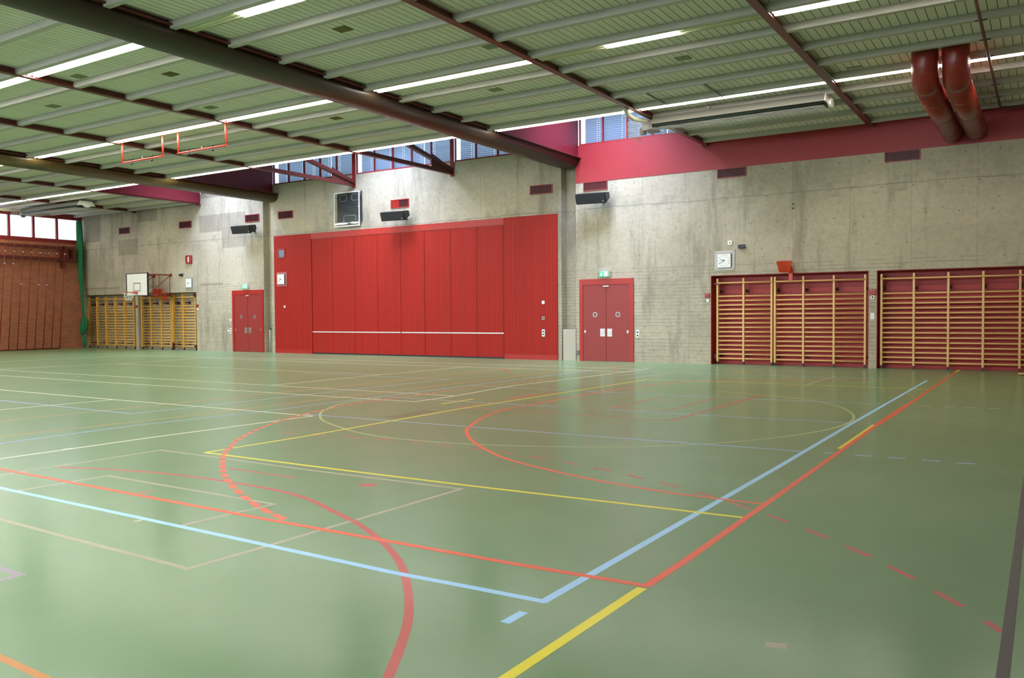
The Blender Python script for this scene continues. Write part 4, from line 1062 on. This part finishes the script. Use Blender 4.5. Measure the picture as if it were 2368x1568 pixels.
def copy_tree(o, loc):
    c = o.copy(); C.objects.link(c); c.location = loc
    for ch in o.children:
        d = ch.copy(); C.objects.link(d); d.parent = c
    return c
def off(row, x):
    if row == 'C': return x > -13.3 and not (-12.0 < x < -10.0) or x < -41
    if row == 'B': return (-8.5 < x < -7.1) or (-5.6 < x < -4.1)
    return row in 'DE'
protos = {}
placed = []
for row, (y, nm) in ROWS.items():
    for a, b in zip(ends[:-1], ends[1:]):
        if b == XR: continue
        xa = a + (0.48 if (a, 'b') in BEAMS else 0.09); xb = b - (0.43 if (b, 'b') in BEAMS else 0.09)
        if a == XL: xa = XL + 0.25
        if row in ('D', 'E') and a < -22: continue
        n = 3; L = (xb-xa)/n
        for k in range(n): placed.append((row, y, xa + k*L, L))
cnt = {}
tot = {r: sum(1 for p in placed if p[0] == r) for r in ROWS}
def ordinal(n):
    return '%d%s' % (n, 'th' if 10 <= n % 100 <= 20 else {1: 'st', 2: 'nd', 3: 'rd'}.get(n % 10, 'th'))
for row, y, x, L in placed:
    on = not off(row, x+L/2); key = (on, round(L, 3))
    cnt[row] = cnt.get(row, 0) + 1
    if key not in protos: o = protos[key] = luminaire_proto(on, L-0.006); o.location = (x, y, 6.53)
    else: o = copy_tree(protos[key], (x, y, 6.53))
    vis = {'A': 'back', 'B': 'middle', 'C': 'top', 'D': 'near overhead', 'E': 'nearest overhead'}[row]
    k = tot[row]-cnt[row]+1
    tag(o, '%s ceiling tube light, %s from the right in the %s row' % ('lit' if on else 'unlit', ordinal(k), vis), 'light', 'tube lights of the %s row' % vis)

# ------------------------------------------------------------------ radiant heaters
def heater(x0, x1, y, z, lab):
    o = empty('radiant_heater', (x0, y, z), lab, 'heater', 'suspended radiant heaters'); L = x1-x0
    outer = [(0.06, 0.10), (0.16, 0.29), (0.74, 0.29), (0.88, 0.10)]
    bm = B(); prism(bm, outer + [(0.865, 0.10), (0.73, 0.275), (0.17, 0.275), (0.075, 0.10)], 0, L, 'x'); obj('reflector', bm, M['galv'], o)
    bm = B(); tube(bm, [(0.02, 0.22, 0.12), (L-0.1, 0.22, 0.12)], 0.055, 10); tube(bm, [(0.02, 0.60, 0.12), (L-0.1, 0.60, 0.12)], 0.055, 10); pieces('radiant_tube', bm, M['galvd'], o)
    bm = B(); prism(bm, outer, L, L+0.02, 'x')
    n = 10; bmd = bm
    prism(bm, [(0.47+0.16*math.cos(2*PI*k/14), 0.12+0.10*math.sin(2*PI*k/14)) for k in range(14)], L+0.02, L+0.10, 'x', 0, True)
    obj('end_cap', bm, M['white'], o)
    bm = B()
    for k in range(11): yy = 0.02 + 0.91*k/10; tube(bm, [(0.0, yy, -0.01), (L, yy, -0.01)], 0.0025, 4, cap=False)
    for k in range(int(L/0.06)): xx = k*0.06; tube(bm, [(xx, 0.02, -0.01), (xx, 0.93, -0.01)], 0.0022, 4, cap=False)
    obj('wire_guard', bm, M['mesh'], o)
    bm = B(); box(bm, -0.30, -0.02, 0.18, 0.70, 0.0, 0.24, 0, 0.01); tube(bm, [(-0.42, 0.40, 0.02), (-0.30, 0.40, 0.02)], 0.10, 14); obj('burner_box', bm, M['galv'], o)
    bm = B()
    for k in range(10): tube(bm, [(-0.62, 0.0, -0.18+0.045*k), (-0.62, 0.85, -0.18+0.045*k)], 0.003, 4)
    for k in range(18): tube(bm, [(-0.62, 0.05*k, -0.18), (-0.62, 0.05*k, 0.225), (-0.05, 0.05*k, 0.225)], 0.003, 4)
    for k in range(10): tube(bm, [(-0.62, 0.0, -0.18+0.045*k), (-0.05, 0.0, -0.18+0.045*k)], 0.003, 4)
    obj('burner_cage', bm, M['mesh'], o)
    bm = B(); tube(bm, [(-0.15, 0.45, 0.20), (-0.17, 0.30, 0.24), (-0.22, 0.0, 0.20), (-0.24, -0.45, 0.16), (-0.22, -0.85, 0.18), (-0.20, -1.04, 0.28), (-0.20, -1.06, ZC-z-0.002)], 0.055, 12); obj('intake_hose', bm, M['duct_hose'], o, True)
    bm = B()
    for f in (0.03, 0.36, 0.97):
        for yy in (0.25, 0.70): tube(bm, [(L*f, yy, 0.29), (L*f, yy, ZC-z-0.001)], 0.006, 5)
    box(bm, L*0.36-0.02, L*0.36+0.02, -0.01, 0.96, 0.292, 0.32)
    pieces('hanger', bm, M['steel'], o)
heater(-8.50, -4.30, 19.95, 6.22, 'long grey radiant heater under the ceiling at right, in front of the crimson wall')
heater(-39.6, -35.0, 20.45, 6.24, 'long grey radiant heater under the ceiling at far left, before the bright windows')
for k, (x, lab) in enumerate(((-7.7, 'left'), (-6.35, 'right'))):
    o = obj('support_rail', bx(0, 0.04, 0, 1.24, 0, 0.03), M['galv']); o.location = (x, 17.84, 6.48); tag(o, 'thin slotted steel rail below the joists above the right heater, %s one' % lab, 'rail')
o = obj('support_rail', bx(0, 0.04, 0, 1.2, 0, 0.03), M['galv']); o.location = (-3.92, 17.84, 6.48); tag(o, 'thin slotted steel rail beside the beam right of the heater', 'rail')

# ------------------------------------------------------------------ red air ducts, conduit
for x, lab in ((-2.07, 'left one of the pair of fat red air ducts at top right'), (-1.53, 'right one of the pair of fat red air ducts at top right')):
    r = 0.245; y0 = 18.45; zc = 6.06
    o = empty('air_duct', (x, YW, zc), lab, 'duct', 'red air ducts')
    bm = B(); P = [(0, y0-YW, ZC-zc-0.002), (0, y0-YW, 0.42)] + [(0, y0-YW + 0.35*(1-math.cos(a)), 0.35*(1-math.sin(a)) + 0.0) for a in [PI/2*k/6 for k in range(1, 7)]]
    tube(bm, P, r, 28); obj('elbow', bm, M['duct'], o, False)
    bm = B(); tube(bm, [(0, y0-YW+0.34, 0), (0, -0.03, 0)], r-0.003, 28); obj('pipe', bm, M['duct'], o)
    bm = B()
    for yy in (y0-YW+0.38, -4.4, -2.6, -0.9): tube(bm, [(0, yy, 0), (0, yy+0.03, 0)], r+0.004, 28)
    pieces('seam_ring', bm, M['duct'], o)
    bm = B(); tube(bm, [(0, -0.03, 0), (0, -0.002, 0)], r+0.02, 28); obj('wall_collar', bm, M['duct'], o)
o = empty('conduit', (-1.0, 10, 6.47), 'thin dark conduit clipped across the joists right of the red ducts', 'conduit')
bm = B(); tube(bm, [(0, -8, 0), (0, 13.6, 0), (0.03, 13.75, 0), (0.12, 13.88, 0), (0.3, 13.92, 0), (3.3, 13.92, 0)], 0.028, 8); obj('pipe', bm, M['conduit'], o)
bm = B()
for y in JY:
    if 3 < y < 23.5: box(bm, -0.09, 0.09, y-10+0.02, y-10+0.06, 0.025, 0.036)
pieces('clip', bm, M['conduit'], o)

# ------------------------------------------------------------------ hanging U frames
for x0, x1, lab in ((-22.57, -20.70, 'left coral red U-shaped hanging frame below the lit tubes'), (-20.02, -18.06, 'right coral red U-shaped hanging frame below the lit tubes')):
    o = empty('hanging_frame', (x0, 14.62, 5.98), lab, 'hanging frame', 'red hanging frames'); L = x1-x0; r = 0.030; t = ZC-5.98-0.002
    for xx in (0, L):
        bm = B(); tube(bm, [(xx, 0, 0), (xx, 0, t)], r, 10); obj('leg', bm, M['uframe'], o)
    bm = B(); tube(bm, [(-r, 0, 0), (L+r, 0, 0)], 0.024, 10); bar = obj('crossbar', bm, M['uframe'], o)
    bm = B()
    for f in (0.23, 0.73):
        for zz in (0.05, -0.075): tube(bm, [(L*f, 0, zz-0.02), (L*f, 0, zz+0.035)], 0.026, 8)
    pieces('roller', bm, M['black'], bar)
    bm = B(); tube(bm, [(L*0.5, 0, 0.02), (L*0.5, 0, 0.07)], 0.014, 8); obj('eyelet', bm, M['steel'], bar)

# ceiling grilles
GR = [(-10.65, 11.2, 'patch', 'square brown ceiling grille near the top centre'), (-15.62, 11.25, 'patch', 'square brown ceiling grille left of the wide casing'), (-17.36, 10.28, 'patchg', 'faint ceiling grille beside the front lit tubes'),
      (-20.3, 11.37, 'patchg', 'faint ceiling grille at far upper left'), (-15.57, 16.1, 'patch', 'small brown ceiling grille between middle and back light rows'), (-8.99, 13.47, 'patchh', 'grey ribbed ceiling grille beside a red beam at top'),
      (-10.62, 16.1, 'patchg', 'pale ceiling grille above the back lights'), (-6.2, 16.22, 'patchg', 'pale ceiling grille right of centre'), (-17.3, 13.56, 'patchg', 'faint ceiling grille left of the middle lit row'), (-3.44, 18.81, 'patchh', 'narrow ceiling grille left of the red ducts')]
for x, y, k, lab in GR:
    o = empty('ceiling_grille', (x, y, ZC), lab, 'grille', 'ceiling grilles'); d = 0.12 if y != 18.81 else 0.05
    obj('grille_plate', bx(-0.15, 0.15, -d, d, -0.012, -0.001), M[k], o)
    bm = B()
    for j in range(5): xx = -0.12 + 0.06*j; box(bm, xx-0.008, xx+0.008, -d+0.01, d-0.01, -0.02, -0.013)
    pieces('grille_bar', bm, M[k], o)
# low wooden plank at the right edge
o = empty('gym_bench', (-0.56, 23.26, 0), 'end of a low pale wooden bench at the right edge of the floor', 'bench')
obj('plank', bx(0, 2.4, 0, 0.22, 0.02, 0.05, 0.004), M['wood'], o)
for xx in (0.15, 2.2): obj('batten', bx(xx, xx+0.06, 0.01, 0.21, 0.0, 0.02), M['wood'], o)
